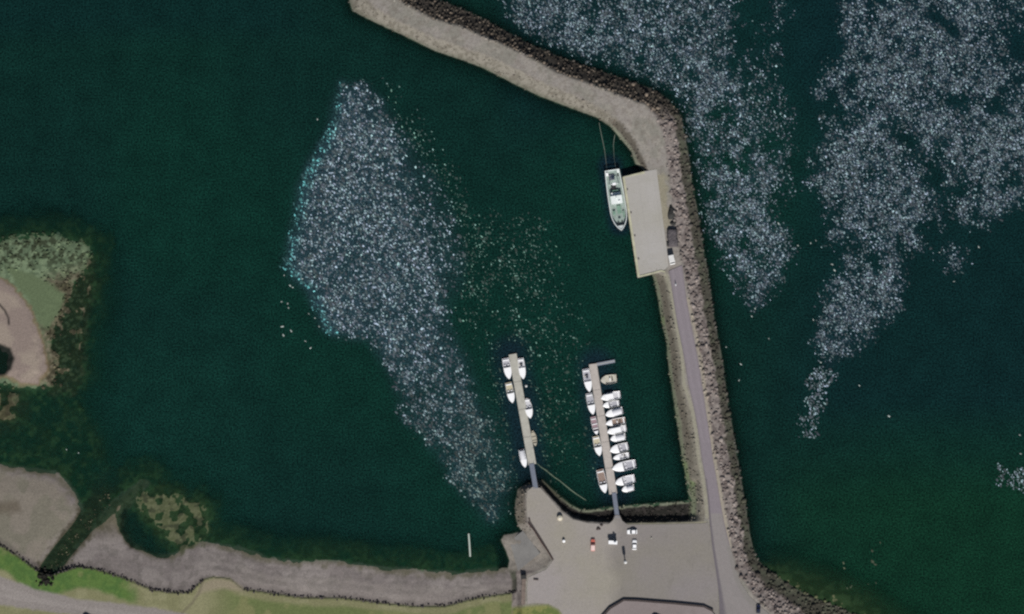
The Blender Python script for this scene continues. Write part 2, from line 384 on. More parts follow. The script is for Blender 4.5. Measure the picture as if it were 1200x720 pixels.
def height(X, Y):
    n_f = fbm(X, Y, 9, 1) - 0.5; n_m = fbm(X, Y, 34, 2) - 0.5
    base = -11 + 1.0 * n_m
    # breakwater and yard
    so = poly_sd(X, Y, BREAK_WATER) + 3.2 * n_f
    sc_ = poly_sd(X, Y, CREST) + 1.6 * n_f
    arm = sstep(195, 100, Y)
    hc = 3.1 + 0.9 * arm
    t = np.clip(-so, 0, 99) / (np.clip(-so, 0, 99) + np.clip(sc_, 0, 99) + 1e-6)
    # the basin's revetment drops steeply below the yard and lies flat at its toe
    rev = sstep(625, 640, X) * sstep(822, 812, X) * sstep(560, 568, Y) * sstep(622, 616, Y)
    rev2 = sstep(560, 585, Y) * sstep(690, 640, X) * sstep(622, 630, X)
    tt = t * (1 - np.maximum(rev, 0)) + np.maximum(rev, 0) * (0.15 * t + 0.85 * np.clip((t - 0.72) / 0.28, 0, 1))
    h_b = np.where(so < 0, hc * tt, -so * S * 0.62)
    h_b = np.where(sc_ < 0, hc, h_b)
    rough = np.where((sc_ > 0) & (so < 4), 0.9 * n_f, 0.10 * n_f)
    h_b = h_b + rough * (1 - 0.6 * rev)
    # gentle shores
    ss = poly_sd(X, Y, SHORE) + 10 * n_f + 7 * n_m
    far = sstep(24, 60, ss)
    rdg = sstep(636, 600, Y) * sstep(100, 118, X) * sstep(182, 172, X)
    h_s = np.where(ss < 0, np.minimum(0.03 * -ss, 0.9) + 0.10 * n_m - rdg * (.30 - .6 * n_f), -ss * S * 0.10 - far * 6)
    sp = poly_sd(X, Y, PENINSULA) + 16 * n_f + 10 * n_m
    farp = sstep(24, 58, sp)
    h_p = np.where(sp < 0, np.minimum(0.03 * -sp, 0.7), -sp * S * 0.09 - farp * 6)
    spt = poly_sd(X, Y, SPIT)
    h_p = h_p + 0.5 * sstep(4, -8, spt)
    h_p = h_p - 1.35 * sstep(4, -5, poly_sd(X, Y, POOL) + 9 * n_f + 2)
    sb = poly_sd(X, Y, BAY) + 14 * n_m
    brn = sstep(36, 10, X) * sstep(452, 462, Y) * sstep(515, 490, Y + .3 * X)
    h_bay = np.where(sb < 0, -0.62 + 1.5 * n_f + .6 * n_m + .5 * brn, -0.9 - np.clip(sb, 0, 61) * S * 0.25 - sstep(28, 58, sb) * 6)
    sg = poly_sd(X, Y, GREENFLAT) + 26 * n_f + 14 * n_m
    h_g = np.where(sg < 0, 0.02 + 0.55 * n_f, -sg * S * 0.25 - sstep(28, 58, sg) * 6)
    sn = poly_sd(X, Y, BROWN) + 18 * n_f + 10 * n_m
    h_br = np.where(sn < 0, -0.15 + 0.9 * n_f, -0.15 - np.clip(sn, 0, 61) * S * 0.22 - sstep(28, 58, sn) * 6)
    sr = poly_sd(X, Y, BR_SHALLOW) + 10 * n_m
    h_r = np.where(sr < 0, -0.12 + 0.7 * n_f, -0.12 - np.clip(sr, 0, 61) * S * 0.16 - sstep(28, 58, sr) * 6)
    h = np.maximum.reduce([base, h_s, h_p, h_bay, h_g, h_r, h_br])
    h = h - 0.75 * sstep(7, -7, poly_sd(X, Y, DARKPOOL) + 16 * n_f) * (h > -1.5)
    h = h - 0.32 * sstep(15, 5, line_d(X, Y, CREEK) + 6 * n_f) * (h > -1.2)
    cl = line_d(X, Y, CREEK) + 9 * n_f
    h = np.where((cl < 16) & (Y > 570), np.maximum(h, -0.05 - .4 * sstep(620, 570, Y) + .12 * n_f - .02 * np.maximum(cl - 8, 0)), h)
    # land behind the sea wall
    gt = poly_sd(X, Y, GRASS_TOP + [(612, 900), (5000, 1500), (5000, 3000), (-5000, 3000), (-5000, 600)])
    h = np.where(gt < 0, np.maximum(h, 1.3 + np.minimum(-gt * 0.02, 1.2)), h)
    inb = np.maximum(h_b, -20)
    h = np.maximum(h, inb)
    return h


H = height(X, Y)

# ---- colours
n1 = fbm(X, Y, 6, 21); n2 = fbm(X, Y, 22, 22); n3 = fbm(X, Y, 3.2, 23, 2); n4 = fbm(X, Y, 70, 24)
so = poly_sd(X, Y, BREAK_WATER) + 2.6 * (n1 - .5); sc_ = poly_sd(X, Y, CREST) + 3.0 * (n1 - .5) + 9.0 * (n3 - .5) * sstep(200, 150, Y)
C = np.empty(X.shape + (3,)); C[:] = lin(20, 40, 36)


def mixc(w, rgb):
    global C
    w = np.clip(w, 0, 1)[..., None]
    C = C * (1 - w) + np.asarray(rgb) * w


west = sstep(330, 230, X) * sstep(230, 300, Y)
south = sstep(600, 660, Y) * sstep(620, 590, X)
# underwater weed and mud near the gentle shores
mixc(np.maximum(west, south) * sstep(-5.5, -1.2, H), lin(40, 68, 52))
mixc(sstep(-1.6, -0.5, H) * np.maximum(west, south) * sstep(.36, .60, n2) * .8, lin(58, 70, 48))
mixc(sstep(-1.6, -0.5, H) * np.maximum(west, south * .6) * sstep(.48, .64, n1) * .8, lin(82, 98, 70))
mixc(sstep(-1.6, -0.4, H) * np.maximum(west, south) * sstep(.52, .38, n3) * .45, lin(36, 44, 32))
mixc(sstep(860, 900, X) * sstep(640, 670, Y) * sstep(-3, -.4, H), lin(66, 70, 48))
mixc(sstep(860, 900, X) * sstep(640, 670, Y) * sstep(-1.6, -.4, H) * sstep(.45, .6, n1), lin(88, 92, 66))
# peninsula
pen = sstep(6, -6, poly_sd(X, Y, PENINSULA) + 14 * (n1 - .5))
mixc(pen, lin(90, 106, 82))
mixc(pen * sstep(.47, .60, n1), lin(112, 128, 100))
mixc(pen * sstep(.50, .40, n3) * sstep(330, 300, Y) * .85, lin(46, 52, 36))
penb = pen * sstep(325, 365, Y + 0.25 * X) * sstep(38, 62, X)
mixc(penb, lin(84, 78, 60)); mixc(penb * sstep(.5, .6, n3), lin(124, 116, 98)); mixc(penb * sstep(.5, .4, n1) * .8, lin(44, 42, 32))
bfr = sstep(6, -6, poly_sd(X, Y, BROWN) + 16 * (n1 - .5)); mixc(bfr * .9, lin(66, 62, 46)); mixc(bfr * sstep(.52, .62, n3) * .8, lin(112, 106, 86)); mixc(bfr * sstep(.46, .38, n1) * .6, lin(50, 49, 38))
mixc(sstep(3, -3, poly_sd(X, Y, GREENPATCH) + 4 * (n1 - .5)), lin(92, 106, 78))
spt = poly_sd(X, Y, SPIT) + 7 * (n1 - .5)
mixc(sstep(3.5, 0, spt) * .8, lin(116, 100, 76))
mixc(sstep(1, -3, spt), lin(133, 120, 112)); mixc(sstep(0, -12, spt) * sstep(.45, .65, n2), lin(146, 134, 122))
mixc(sstep(2, .6, line_d(X, Y, [(0, 357), (6, 364), (10, 372), (11, 380)])), lin(70, 64, 60))
mixc(sstep(3, -2, poly_sd(X, Y, POOL)), lin(30, 34, 30))
brn = sstep(44, 4, X + 30 * (n1 - .5)) * sstep(446, 466, Y + 16 * (n1 - .5)) * sstep(520, 490, Y + .3 * X)
mixc(brn * .8, lin(74, 70, 50)); mixc(brn * sstep(.5, .6, n3) * .6, lin(100, 95, 74)); mixc(brn * sstep(.46, .38, n1) * .7, lin(54, 52, 38))
# beach
ss = poly_sd(X, Y, SHORE) + 6 * (n1 - .5)
bch = sstep(4, -2, ss) * sstep(525, 545, Y)
mixc(bch, lin(116, 109, 106)); mixc(bch * sstep(.42, .62, n2), lin(129, 122, 118)); mixc(bch * sstep(.44, .34, n1) * .45, lin(96, 92, 87))
mixc(bch * sstep(.30, .02, H + .26 * (n1 - .5)) * .85, lin(86, 83, 68))
rdc = sstep(640, 605, Y) * sstep(100, 118, X) * sstep(182, 172, X) * bch; mixc(rdc * .85, lin(100, 95, 78)); mixc(rdc * sstep(.5, .4, n1) * .6, lin(70, 68, 52))
sfl = sstep(4, -8, poly_sd(X, Y, SANDFLAT) + 6 * (n1 - .5)); mixc(sfl * .9, lin(124, 117, 106)); mixc(sfl * sstep(.5, .62, n2) * .6, lin(108, 106, 92))
mixc(sstep(4, -5, poly_sd(X, Y, [(-20, 590), (22, 586), (26, 600), (-20, 606)]) + 6 * (n1 - .5)) * .75, lin(94, 86, 74))
gfl = sstep(10, -6, poly_sd(X, Y, GREENFLAT) + 22 * (n1 - .5)); mixc(gfl, lin(80, 86, 60)); mixc(gfl * sstep(.5, .6, n3) * .6, lin(100, 103, 78)); mixc(gfl * sstep(.45, .36, n1) * .8, lin(50, 56, 40))
dpl = sstep(4, -4, poly_sd(X, Y, DARKPOOL) + 8 * (n1 - .5)); mixc(dpl, lin(34, 44, 36)); mixc(dpl * sstep(.5, .6, n1) * .6, lin(52, 54, 40))
mixc(sstep(5, 0, line_d(X, Y, [(146, 602), (142, 615), (147, 628), (156, 640)]) + 5 * (n1 - .5)) * .85, lin(40, 34, 26))
crk = sstep(17, 5, line_d(X, Y, CREEK) + 16 * (n1 - .5)); mixc(crk * .95, lin(62, 58, 44)); mixc(crk * sstep(.45, .6, n1) * .7, lin(86, 82, 64)); mixc(crk * sstep(.5, .4, n3) * .5, lin(44, 42, 32)); mixc(crk * sstep(585, 560, Y) * .8, lin(40, 62, 50))
mixc(sstep(1.6, .6, line_d(X, Y, [(118, 560), (114, 572), (110, 584)])) * 0.0, lin(90, 110, 92))
# darker tide lines running along the beach
for off, wd, st in ((9, 1.4, .35), (17, 1.2, .3), (26, 1.6, .45)):
    wv = off + 5 * (n2 - .5)
    mixc(bch * sstep(225, 260, X) * sstep(wd + 1.6, wd, np.abs(-ss - wv)) * st * sstep(.35, .6, n4 + .1), lin(88, 83, 80))
mixc(bch * sstep(14, 22, -ss) * sstep(250, 300, X) * .35, lin(132, 125, 118))
# wrack and boulders' dirt along the sea wall
sw = np.minimum(line_d(X, Y, SEAWALL), line_d(X, Y, SEAWALL2[3:]))
gt = poly_sd(X, Y, GRASS_TOP + [(612, 900), (5000, 1500), (5000, 3000), (-5000, 3000), (-5000, 600)])
mixc(sstep(9, 2, sw + 5 * (n1 - .5)) * (gt > 0) * .5, lin(84, 78, 76))
# grass land
inl = sstep(1.5, -1.5, gt)
mixc(inl, lin(126, 125, 92)); mixc(inl * sstep(.45, .6, n2), lin(136, 134, 102))
gcell = sstep(.40, .55, fbm(X, Y, 26, 31)) * inl
g_a = inl * sstep(16, 9, np.abs(-gt - 10) + 8 * (n2 - .5)) * (1 - sstep(145, 165, X + 20 * (n2 - .5)))
mixc(g_a, lin(88, 114, 58)); mixc(g_a * sstep(.42, .6, n1) * .7, lin(72, 102, 52)); mixc(g_a * sstep(.56, .66, n2) * .6, lin(116, 122, 78))
g_b = inl * sstep(235, 290, X) * sstep(6, 12, -gt + 6 * (n2 - .5))
mixc(g_b * .9, lin(100, 112, 68)); mixc(g_b * sstep(.5, .62, n2), lin(122, 124, 84))
mixc(inl * sstep(3.0, .5, -gt) * .7, lin(88, 96, 60))
sand2 = sstep(3, -4, poly_sd(X, Y, [(238, 682), (252, 677), (270, 679), (284, 688), (288, 694), (262, 690), (240, 694), (228, 700)])); mixc(sand2, lin(142, 133, 112))
rsw = sstep(2, -2, poly_sd(X, Y, ROAD_SW) + 3 * (n1 - .5)); mixc(rsw, lin(140, 133, 128)); mixc(rsw * sstep(5, 1, np.abs(poly_sd(X, Y, ROAD_SW) + 11)) * .5, lin(154, 147, 142))
mixc(sstep(2.2, 1, line_d(X, Y, [(238, 680), (234, 694), (226, 706), (214, 718)])) * .6, lin(108, 102, 84))
# breakwater
zone = sstep(1, -1, so)
rck = zone * sstep(-1.5, 1.5, sc_)
dirt = lin(116, 108, 104)
mixc(zone * (1 - rck), lin(131, 126, 120)); mixc(zone * (1 - rck) * sstep(.45, .62, n2), lin(122, 119, 111)); mixc(zone * (1 - rck) * sstep(.55, .68, n1) * .5, lin(142, 137, 128)); mixc(zone * (1 - rck) * sstep(.42, .34, n3) * .35, lin(100, 92, 84))
mixc(rck, dirt); mixc(rck * sstep(.5, .6, n3) * .7, lin(136, 128, 122)); mixc(rck * sstep(.48, .36, n3) * .6, lin(86, 78, 75))
outer = (X > 780) & (Y > 100)
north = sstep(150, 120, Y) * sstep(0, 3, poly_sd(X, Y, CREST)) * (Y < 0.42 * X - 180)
mixc(rck * sstep(635, 665, Y) * sstep(1.7, 1.2, H + .8 * (n1 - .5)) * sstep(850, 870, X) * .7, lin(48, 44, 36))
inner = rck * (1 - sstep(-2, 2, X - (0.19 * Y + 722))) * sstep(200, 260, Y)
wet = rck * sstep(1.4, 1.1, H + .8 * (n1 - .5))
mixc(wet * .95, lin(62, 61, 53)); mixc(wet * sstep(.5, .62, n1) * .7, lin(76, 79, 66))
mixc(rck * north * .95, lin(55, 51, 46)); mixc(rck * north * sstep(.56, .68, n3) * .6, lin(84, 78, 69))  # wet dark rock, with the north face's shade painted into it
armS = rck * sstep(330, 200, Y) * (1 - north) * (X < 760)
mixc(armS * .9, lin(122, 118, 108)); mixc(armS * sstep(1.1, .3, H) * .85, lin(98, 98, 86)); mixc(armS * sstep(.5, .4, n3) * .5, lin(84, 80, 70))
bnd = rck * sstep(712, 722, X) * sstep(136, 146, Y) * (Y < 202) * (X < 760)
mixc(bnd * sstep(.9, 1.3, H) * .8, lin(76, 71, 63)); mixc(bnd * sstep(1.2, .8, H) * .9, lin(116, 118, 102))
lodge = inner * (Y > 320) * (X > 740)
mixc(lodge * .85, lin(116, 112, 100)); mixc(lodge * sstep(1.0, .4, H) * .9, lin(100, 106, 86)); mixc(lodge * sstep(.52, .64, n2) * sstep(1.0, .5, H) * .5, lin(94, 112, 70))
mixc(lodge * sstep(.6, 1.1, H) * sstep(2.6, 1.9, H) * .7 * sstep(600, 500, Y), lin(80, 75, 66))
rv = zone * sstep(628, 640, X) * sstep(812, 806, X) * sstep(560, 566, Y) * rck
mixc(rv * .97, lin(33, 31, 29)); mixc(rv * sstep(.56, .66, n3) * .6, lin(62, 57, 54)); mixc(rv * sstep(-3.8, -2.4, so) * .9 * sstep(645, 680, X), lin(116, 120, 102)); mixc(rv * sstep(-3.4, -2, so) * .6 * sstep(680, 645, X), lin(92, 92, 74))  # dark weedy rock, with the bank's shade and sunlit toe painted in
wst = zone * sstep(620, 612, X) * sstep(560, 570, Y) * sstep(640, 622, Y) * rck
mixc(wst * .9, lin(112, 105, 94)); mixc(wst * sstep(.5, .6, n3) * .6, lin(80, 76, 66))
slp = zone * sstep(612, 618, Y) * sstep(648, 640, X) * sstep(672, 664, Y) * rck
mixc(slp * .9, lin(128, 122, 114)); mixc(slp * sstep(.5, .62, n1) * .5, lin(112, 106, 98))
# yellow-green lichen and dry grass on the verges
mixc(zone * sstep(3.0, 1.0, line_d(X, Y, [(780, 322), (785, 340), (789, 360), (793, 385), (798, 412), (800, 432), (801, 450), (807, 468), (811, 482), (815, 505), (818, 535), (822, 555), (826, 580), (828, 605)])) * .9, lin(138, 135, 119))
mixc(zone * sstep(2.4, 1.2, line_d(X, Y, [(806, 350), (815, 390), (822, 430), (829, 480), (834, 520), (841, 560), (848, 600), (855, 640)])) * .8, lin(148, 140, 126))
mixc(sstep(4, 0, poly_sd(X, Y, [(768, 206), (778, 208), (780, 240), (782, 268), (776, 268), (774, 240)]) + 8 * (n1 - .5)) * .6, lin(136, 130, 108))
mixc(zone * sstep(3.5, 1, line_d(X, Y, [(826, 613), (780, 614.5), (730, 615)])) * .8, lin(142, 138, 116))
mixc(sstep(60, 40, poly_sd(X, Y, [(612, 700), (660, 700), (660, 760), (612, 760)]) + 100) , lin(0, 0, 0))
gy = sstep(3, -3, poly_sd(X, Y, [(600, 712), (626, 709), (642, 708), (654, 714), (660, 722), (668, 780), (600, 780)]) + 4 * (n1 - .5))
mixc(gy, lin(118, 120, 72)); mixc(gy * sstep(.5, .6, n1), lin(92, 104, 58))
# submerged dark weed at the foot of the steep sides
mixc(sstep(.5, 1.5, so) * sstep(16, 8, so) * (np.minimum(so, 20) < 18) * (H < 0) * sstep(-5, -1, H) * (1 - sstep(875, 890, X) * sstep(655, 665, Y)), lin(10, 16, 14))

C *= (1 - .16 * np.clip(np.maximum(inl, west * (H > -1)), 0, 1))[..., None]
# ---- split the one sheet by what its faces are
fx, fy = np.meshgrid(np.arange(NX - 1), np.arange(NY - 1))
i0 = (fy * NX + fx).ravel()
F = np.stack([i0 + NX, i0 + NX + 1, i0 + 1, i0], 1)
WX = (X - 600) * S; WY = (360 - Y) * S
V = np.stack([WX.ravel(), WY.ravel(), H.ravel()], 1)
CF = C.reshape(-1, 3)
fc = lambda a: (a[:-1, :-1] + a[1:, :-1] + a[:-1, 1:] + a[1:, 1:]).ravel() / 4
hf = fc(H); sof = fc(so); gtf = fc(gt); xf = fc(X); yf = fc(Y)
is_b = (sof < 0) & (hf > -0.1) & ((yf < 622) | (xf > 842) & (yf < 760))
is_g = ~is_b & (gtf < 0) & (hf > 0.05)
is_l = ~is_b & ~is_g & (sof < 0) & (hf > 0.0)
is_s = ~is_b & ~is_g & ~is_l & (hf > -0.02)
is_w = ~(is_b | is_g | is_l | is_s)


def sub_sheet(name, mask, parent=None):
    f = F[mask]; u, inv = np.unique(f.ravel(), return_inverse=True)
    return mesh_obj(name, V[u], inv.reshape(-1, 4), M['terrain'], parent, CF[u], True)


tag(sub_sheet('seabed', is_w), 'dark seabed sloping away under the harbour water', 'seabed', kind='structure')
tag(sub_sheet('beach', is_s), 'grey beach and tidal flats along the lower left shore', 'beach', kind='structure')
tag(sub_sheet('grass_verge', is_g), 'green and dry yellow grass bank behind the beach', 'grass', kind='structure')
tag(sub_sheet('ground', is_l), 'pale ground under the harbour yard', 'ground', kind='structure')
bw = tag(empty('breakwater', W(790, 240)), 'long bent stone breakwater with gravel crest and rock armour slopes', 'breakwater')
core = sub_sheet('core', is_b, bw); core.matrix_parent_inverse = Matrix.Translation(-Vector(W(790, 240)))


def hz(px, py):
    ix = np.clip(np.searchsorted(xs, px), 1, NX - 1); iy = np.clip(np.searchsorted(ys, py), 1, NY - 1)
    return H[iy, ix]


def cz(px, py):
    ix = np.clip(np.searchsorted(xs, px), 1, NX - 1); iy = np.clip(np.searchsorted(ys, py), 1, NY - 1)
    return C[iy, ix]


# ================================================================== WHERE THE SUN GLINTS ON THE WATER
P1 = [(400, 97), (425, 100), (447, 122), (464, 152), (484, 180), (503, 207), (518, 237), (532, 270), (540, 300), (536, 330), (527, 352), (524, 380), (545, 420), (560, 460), (576, 490),
      (588, 520), (596, 548), (600, 575), (596, 600), (584, 614), (570, 610), (550, 590), (530, 565), (510, 535), (490, 510), (470, 490), (467, 468), (458, 440),
      (446, 420), (436, 397), (415, 397), (393, 396), (376, 384), (370, 365), (360, 342), (344, 330), (333, 312), (338, 285), (345, 255), (350, 225), (362, 195), (378, 165), (388, 135), (394, 112)]
P1_HALO = [(455, 105), (480, 135), (560, 250), (640, 260), (665, 330), (700, 420), (700, 560), (640, 560), (600, 560), (560, 420), (520, 300)]
P2 = [(588, -30), (598, 18), (618, 38), (650, 52), (700, 72), (745, 84), (792, 118), (808, 160), (816, 200), (824, 240), (832, 280), (842, 305), (862, 332), (882, 362), (900, 346),
      (921, 322), (932, 300), (926, 272), (905, 250), (902, 230), (925, 212), (918, 188), (905, 178), (889, 168), (896, 150), (880, 120), (868, 100), (852, 70), (858, 30), (852, -30)]
P2B = [(850, -30), (930, -30), (930, 40), (915, 90), (935, 130), (930, 220), (900, 260), (880, 180), (860, 100)]
P3 = [(985, -30), (980, 10), (985, 35), (976, 60), (970, 85), (948, 108), (962, 130), (966, 165), (946, 190), (945, 220), (965, 248), (968, 285), (990, 292), (984, 310), (966, 340), (961, 370),
      (955, 405), (972, 422), (1000, 414), (1020, 392), (1055, 366), (1064, 322), (1052, 300), (1082, 286), (1110, 262), (1150, 270), (1180, 252), (1215, 235), (1330, 200), (1330, -30)]
P3C = [(1100, 290), (1128, 288), (1133, 305), (1118, 325), (1104, 318)]
P4 = [(940, 440), (955, 432), (977, 436), (972, 462), (962, 488), (958, 516), (940, 518), (936, 490)]
P5 = [(1172, 545), (1190, 540), (1215, 545), (1215, 580), (1190, 578), (1172, 566)]


def dens1(px, py):
    s = poly_sd(px, py, P1)
    edge = sstep(5, -9 - 12 * sstep(440, 500, px), s + (18 + 22 * sstep(440, 520, px)) * (fbm(px, py, 12, 61) - .5))
    n = fbm(px, py, 26, 62); n_s = fbm(px, py, 7, 65, 2)
    low = sstep(380, 470, py + .25 * (px - 450))
    right = sstep(425, 530, px - .18 * (py - 200)) * sstep(450, 330, py)
    d = edge * (1 - .40 * low - .70 * right) * (0.62 + .75 * sstep(.30, .6, n)) * (.35 + 1.05 * sstep(.35, .6, n_s))
    h = sstep(20, -30, poly_sd(px, py, P1_HALO)) * .30 * sstep(.12, .64, fbm(px, py, 22, 63)) * (.35 + sstep(700, 560, px)) * (line_d(px, py, [(697, 428), (722, 580)]) > 14) * (line_d(px, py, [(599, 415), (622, 556)]) > 16)
    return np.minimum(np.maximum(d, h), 1)


def cf1(px, py, cc, r):
    s = poly_sd(px, py, P1)
    e = sstep(-17, -4, s) * ((px < 400) & (py < 345) | (py > 330) & (px < 395) & (py < 400))
    lum = cc.mean(1, keepdims=True)
    cc = cc * (1 - .85 * e[:, None]) + .85 * e[:, None] * lum * np.array([.34, 1.45, 1.45])
    low = sstep(400, 560, py)[:, None] * .5 + sstep(520, 560, px)[:, None] * .4
    cc = cc * (1 - low) + low * lum * np.array([.62, .95, .86]) * .8
    cc = cc * (1.18 - .25 * sstep(400, 480, py))[:, None]
    return cc * np.where((s > 6)[:, None], np.array([.60, .80, .62]), 1.0)


def mk_d(poly, seed, k0, thr=(.20, .50), soft=10, big=20):
    def f(px, py):
        s = poly_sd(px, py, poly)
        edge = sstep(soft, -soft * 1.8, s + 24 * (fbm(px, py, 14, seed) - .5))
        n = fbm(px, py, big, seed + 1); ns = fbm(px, py, 8, seed + 2, 2)
        return np.minimum(edge * .82 * k0 * sstep(thr[0], thr[1], n) * (.36 + .92 * sstep(.34, .62, ns)), 1)
    return f


d2a = mk_d(P2, 71, 1.0, (.16, .50), 10); d2b = mk_d(P2B, 75, .30, (.42, .62))
d3a = mk_d(P3, 81, .95, (.18, .52), 11, 24); d3c = mk_d(P3C, 84, .5, (.2, .4))
fade3 = lambda px, py: 1 - .55 * sstep(1130, 1180, px) * sstep(140, 60, py)

# ================================================================== WATER
wm, nt, p = new_mat('sea_water')
L = nt.links.new
at = nt.nodes.new('ShaderNodeAttribute'); at.attribute_name = 'col'
tc = nt.nodes.new('ShaderNodeTexCoord')
nz = nt.nodes.new('ShaderNodeTexNoise'); nz.inputs['Scale'].default_value = 1.7; nz.inputs['Detail'].default_value = 2; nz.inputs['Roughness'].default_value = 0.6
L(tc.outputs['Object'], nz.inputs['Vector'])
gn = nt.nodes.new('ShaderNodeMapRange'); gn.inputs['From Min'].default_value = .3; gn.inputs['From Max'].default_value = .7
gn.inputs['To Min'].default_value = 0.0; gn.inputs['To Max'].default_value = 2.0; L(nz.outputs['Fac'], gn.inputs['Value'])
nb = nt.nodes.new('ShaderNodeTexNoise'); nb.inputs['Scale'].default_value = .10; nb.inputs['Detail'].default_value = 5; nb.inputs['Roughness'].default_value = .65; L(tc.outputs['Object'], nb.inputs['Vector'])
gb_ = nt.nodes.new('ShaderNodeMapRange'); gb_.inputs['From Min'].default_value = .3; gb_.inputs['From Max'].default_value = .7; gb_.inputs['To Min'].default_value = .80; gb_.inputs['To Max'].default_value = 1.20; L(nb.outputs['Fac'], gb_.inputs['Value'])
gm_ = nt.nodes.new('ShaderNodeMath'); gm_.operation = 'MULTIPLY'; L(gn.outputs['Result'], gm_.inputs[0]); L(gb_.outputs['Result'], gm_.inputs[1])
gv = nt.nodes.new('ShaderNodeVectorMath'); gv.operation = 'SCALE'; L(at.outputs['Color'], gv.inputs[0]); L(gm_.outputs[0], gv.inputs['Scale'])
L(gv.outputs['Vector'], p.inputs['Base Color'])
bp = nt.nodes.new('ShaderNodeBump'); bp.inputs['Strength'].default_value = 0.35; bp.inputs['Distance'].default_value = 0.35
L(nz.outputs['Fac'], bp.inputs['Height']); L(bp.outputs['Normal'], p.inputs['Normal'])
p.inputs['Roughness'].default_value = 0.12; p.inputs['IOR'].default_value = 1.33
tr = nt.nodes.new('ShaderNodeBsdfTransparent'); tr.inputs['Color'].default_value = (0.55, 0.72, 0.64, 1)
mixn = nt.nodes.new('ShaderNodeMixShader')
L(at.outputs['Alpha'], mixn.inputs['Fac']); L(tr.outputs[0], mixn.inputs[1]); L(p.outputs[0], mixn.inputs[2])
L(mixn.outputs[0], nt.nodes['Material Output'].inputs['Surface'])
wstep = 2.5
wxs = np.arange(-130, 1331, wstep); wys = np.arange(-120, 841, wstep)
wxs = np.concatenate([(-130 - gx)[::-1], wxs, 1330 + gx]); wys = np.concatenate([(-120 - gx)[::-1], wys, 840 + gx])
wX, wY = np.meshgrid(wxs, wys)
dep = np.maximum(-hz(wX, wY), 0)
fac = 0.10 + 0.90 * (1 - np.exp(-0.55 * dep))
wn = vnoise(wX, wY, 170, 41); wn2 = fbm(wX, wY, 40, 42)
wc = np.empty(wX.shape + (3,)); wc[:] = lin(11, 41, 37)


def mixw(w, rgb):
    global wc
    w = np.clip(w, 0, 1)[..., None]; wc = wc * (1 - w) + np.asarray(rgb) * w


mixw(sstep(.30, .75, wn), lin(11, 45, 38))
mixw(sstep(500, 600, wY) * sstep(860, 960, wX) * (.7 + .3 * sstep(.25, .7, wn)), lin(13, 48, 33))
mixw(sstep(330, 450, wY) * sstep(330, 250, wX) * .7, lin(13, 47, 41))
mixw(sstep(520, 460, wY) * sstep(860, 1000, wX) * .7, lin(10, 36, 40))
mixw(sstep(200, 60, wY) * sstep(560, 620, wX) * .5, lin(10, 34, 42))
mixw(sstep(60, 20, wY) * sstep(420, 300, wX) * .5, lin(9, 36, 38))
# navy tint in the water around the moored boats
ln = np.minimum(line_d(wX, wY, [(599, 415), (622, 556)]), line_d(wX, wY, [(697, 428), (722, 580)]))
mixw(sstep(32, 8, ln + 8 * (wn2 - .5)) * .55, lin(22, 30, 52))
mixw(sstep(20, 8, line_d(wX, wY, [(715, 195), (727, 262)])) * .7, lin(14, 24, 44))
wc = wc * np.array([.86, .85, .78])
# sun glint painted into the water under the flecks, paler and bluer
ag = .5 * dens1(wX, wY) + .5 * sstep(12, -14, poly_sd(wX, wY, P1) + 10 * (wn2 - .5)) * (1 - .6 * sstep(400, 480, wY + .25 * (wX - 450))) * (1 - .75 * sstep(425, 530, wX - .18 * (wY - 200)) * sstep(450, 330, wY))
ab = np.maximum.reduce([d2a(wX, wY), d2b(wX, wY) * .8, d3a(wX, wY) * fade3(wX, wY), d3c(wX, wY)])
glint_tint = np.clip(np.maximum(np.where(poly_sd(wX, wY, P1) < 10, ag, 0), ab), 0, 1)
glint_tint = (glint_tint + np.roll(glint_tint, 1, 0) + np.roll(glint_tint, -1, 0) + np.roll(glint_tint, 1, 1) + np.roll(glint_tint, -1, 1)) / 5
p1w = sstep(20, 0, poly_sd(wX, wY, P1))
mixw(glint_tint * .66, lin(40, 56, 70) * .86)
mixw(glint_tint * p1w * .35, lin(54, 76, 84) * .86)
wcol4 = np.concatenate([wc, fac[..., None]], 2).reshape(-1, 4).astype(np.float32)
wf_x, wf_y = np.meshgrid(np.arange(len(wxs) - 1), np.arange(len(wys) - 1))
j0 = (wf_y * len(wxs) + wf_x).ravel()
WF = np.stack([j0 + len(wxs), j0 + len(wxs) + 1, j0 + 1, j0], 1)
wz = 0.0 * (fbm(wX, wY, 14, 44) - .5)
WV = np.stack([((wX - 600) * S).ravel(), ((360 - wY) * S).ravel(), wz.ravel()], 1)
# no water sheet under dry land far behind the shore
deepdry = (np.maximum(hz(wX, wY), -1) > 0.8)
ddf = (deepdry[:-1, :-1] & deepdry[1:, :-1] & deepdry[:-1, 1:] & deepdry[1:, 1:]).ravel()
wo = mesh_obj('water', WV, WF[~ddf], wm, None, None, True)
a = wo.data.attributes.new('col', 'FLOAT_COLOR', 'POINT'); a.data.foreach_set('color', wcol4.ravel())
tag(wo, 'dark green harbour water', 'water', kind='structure')

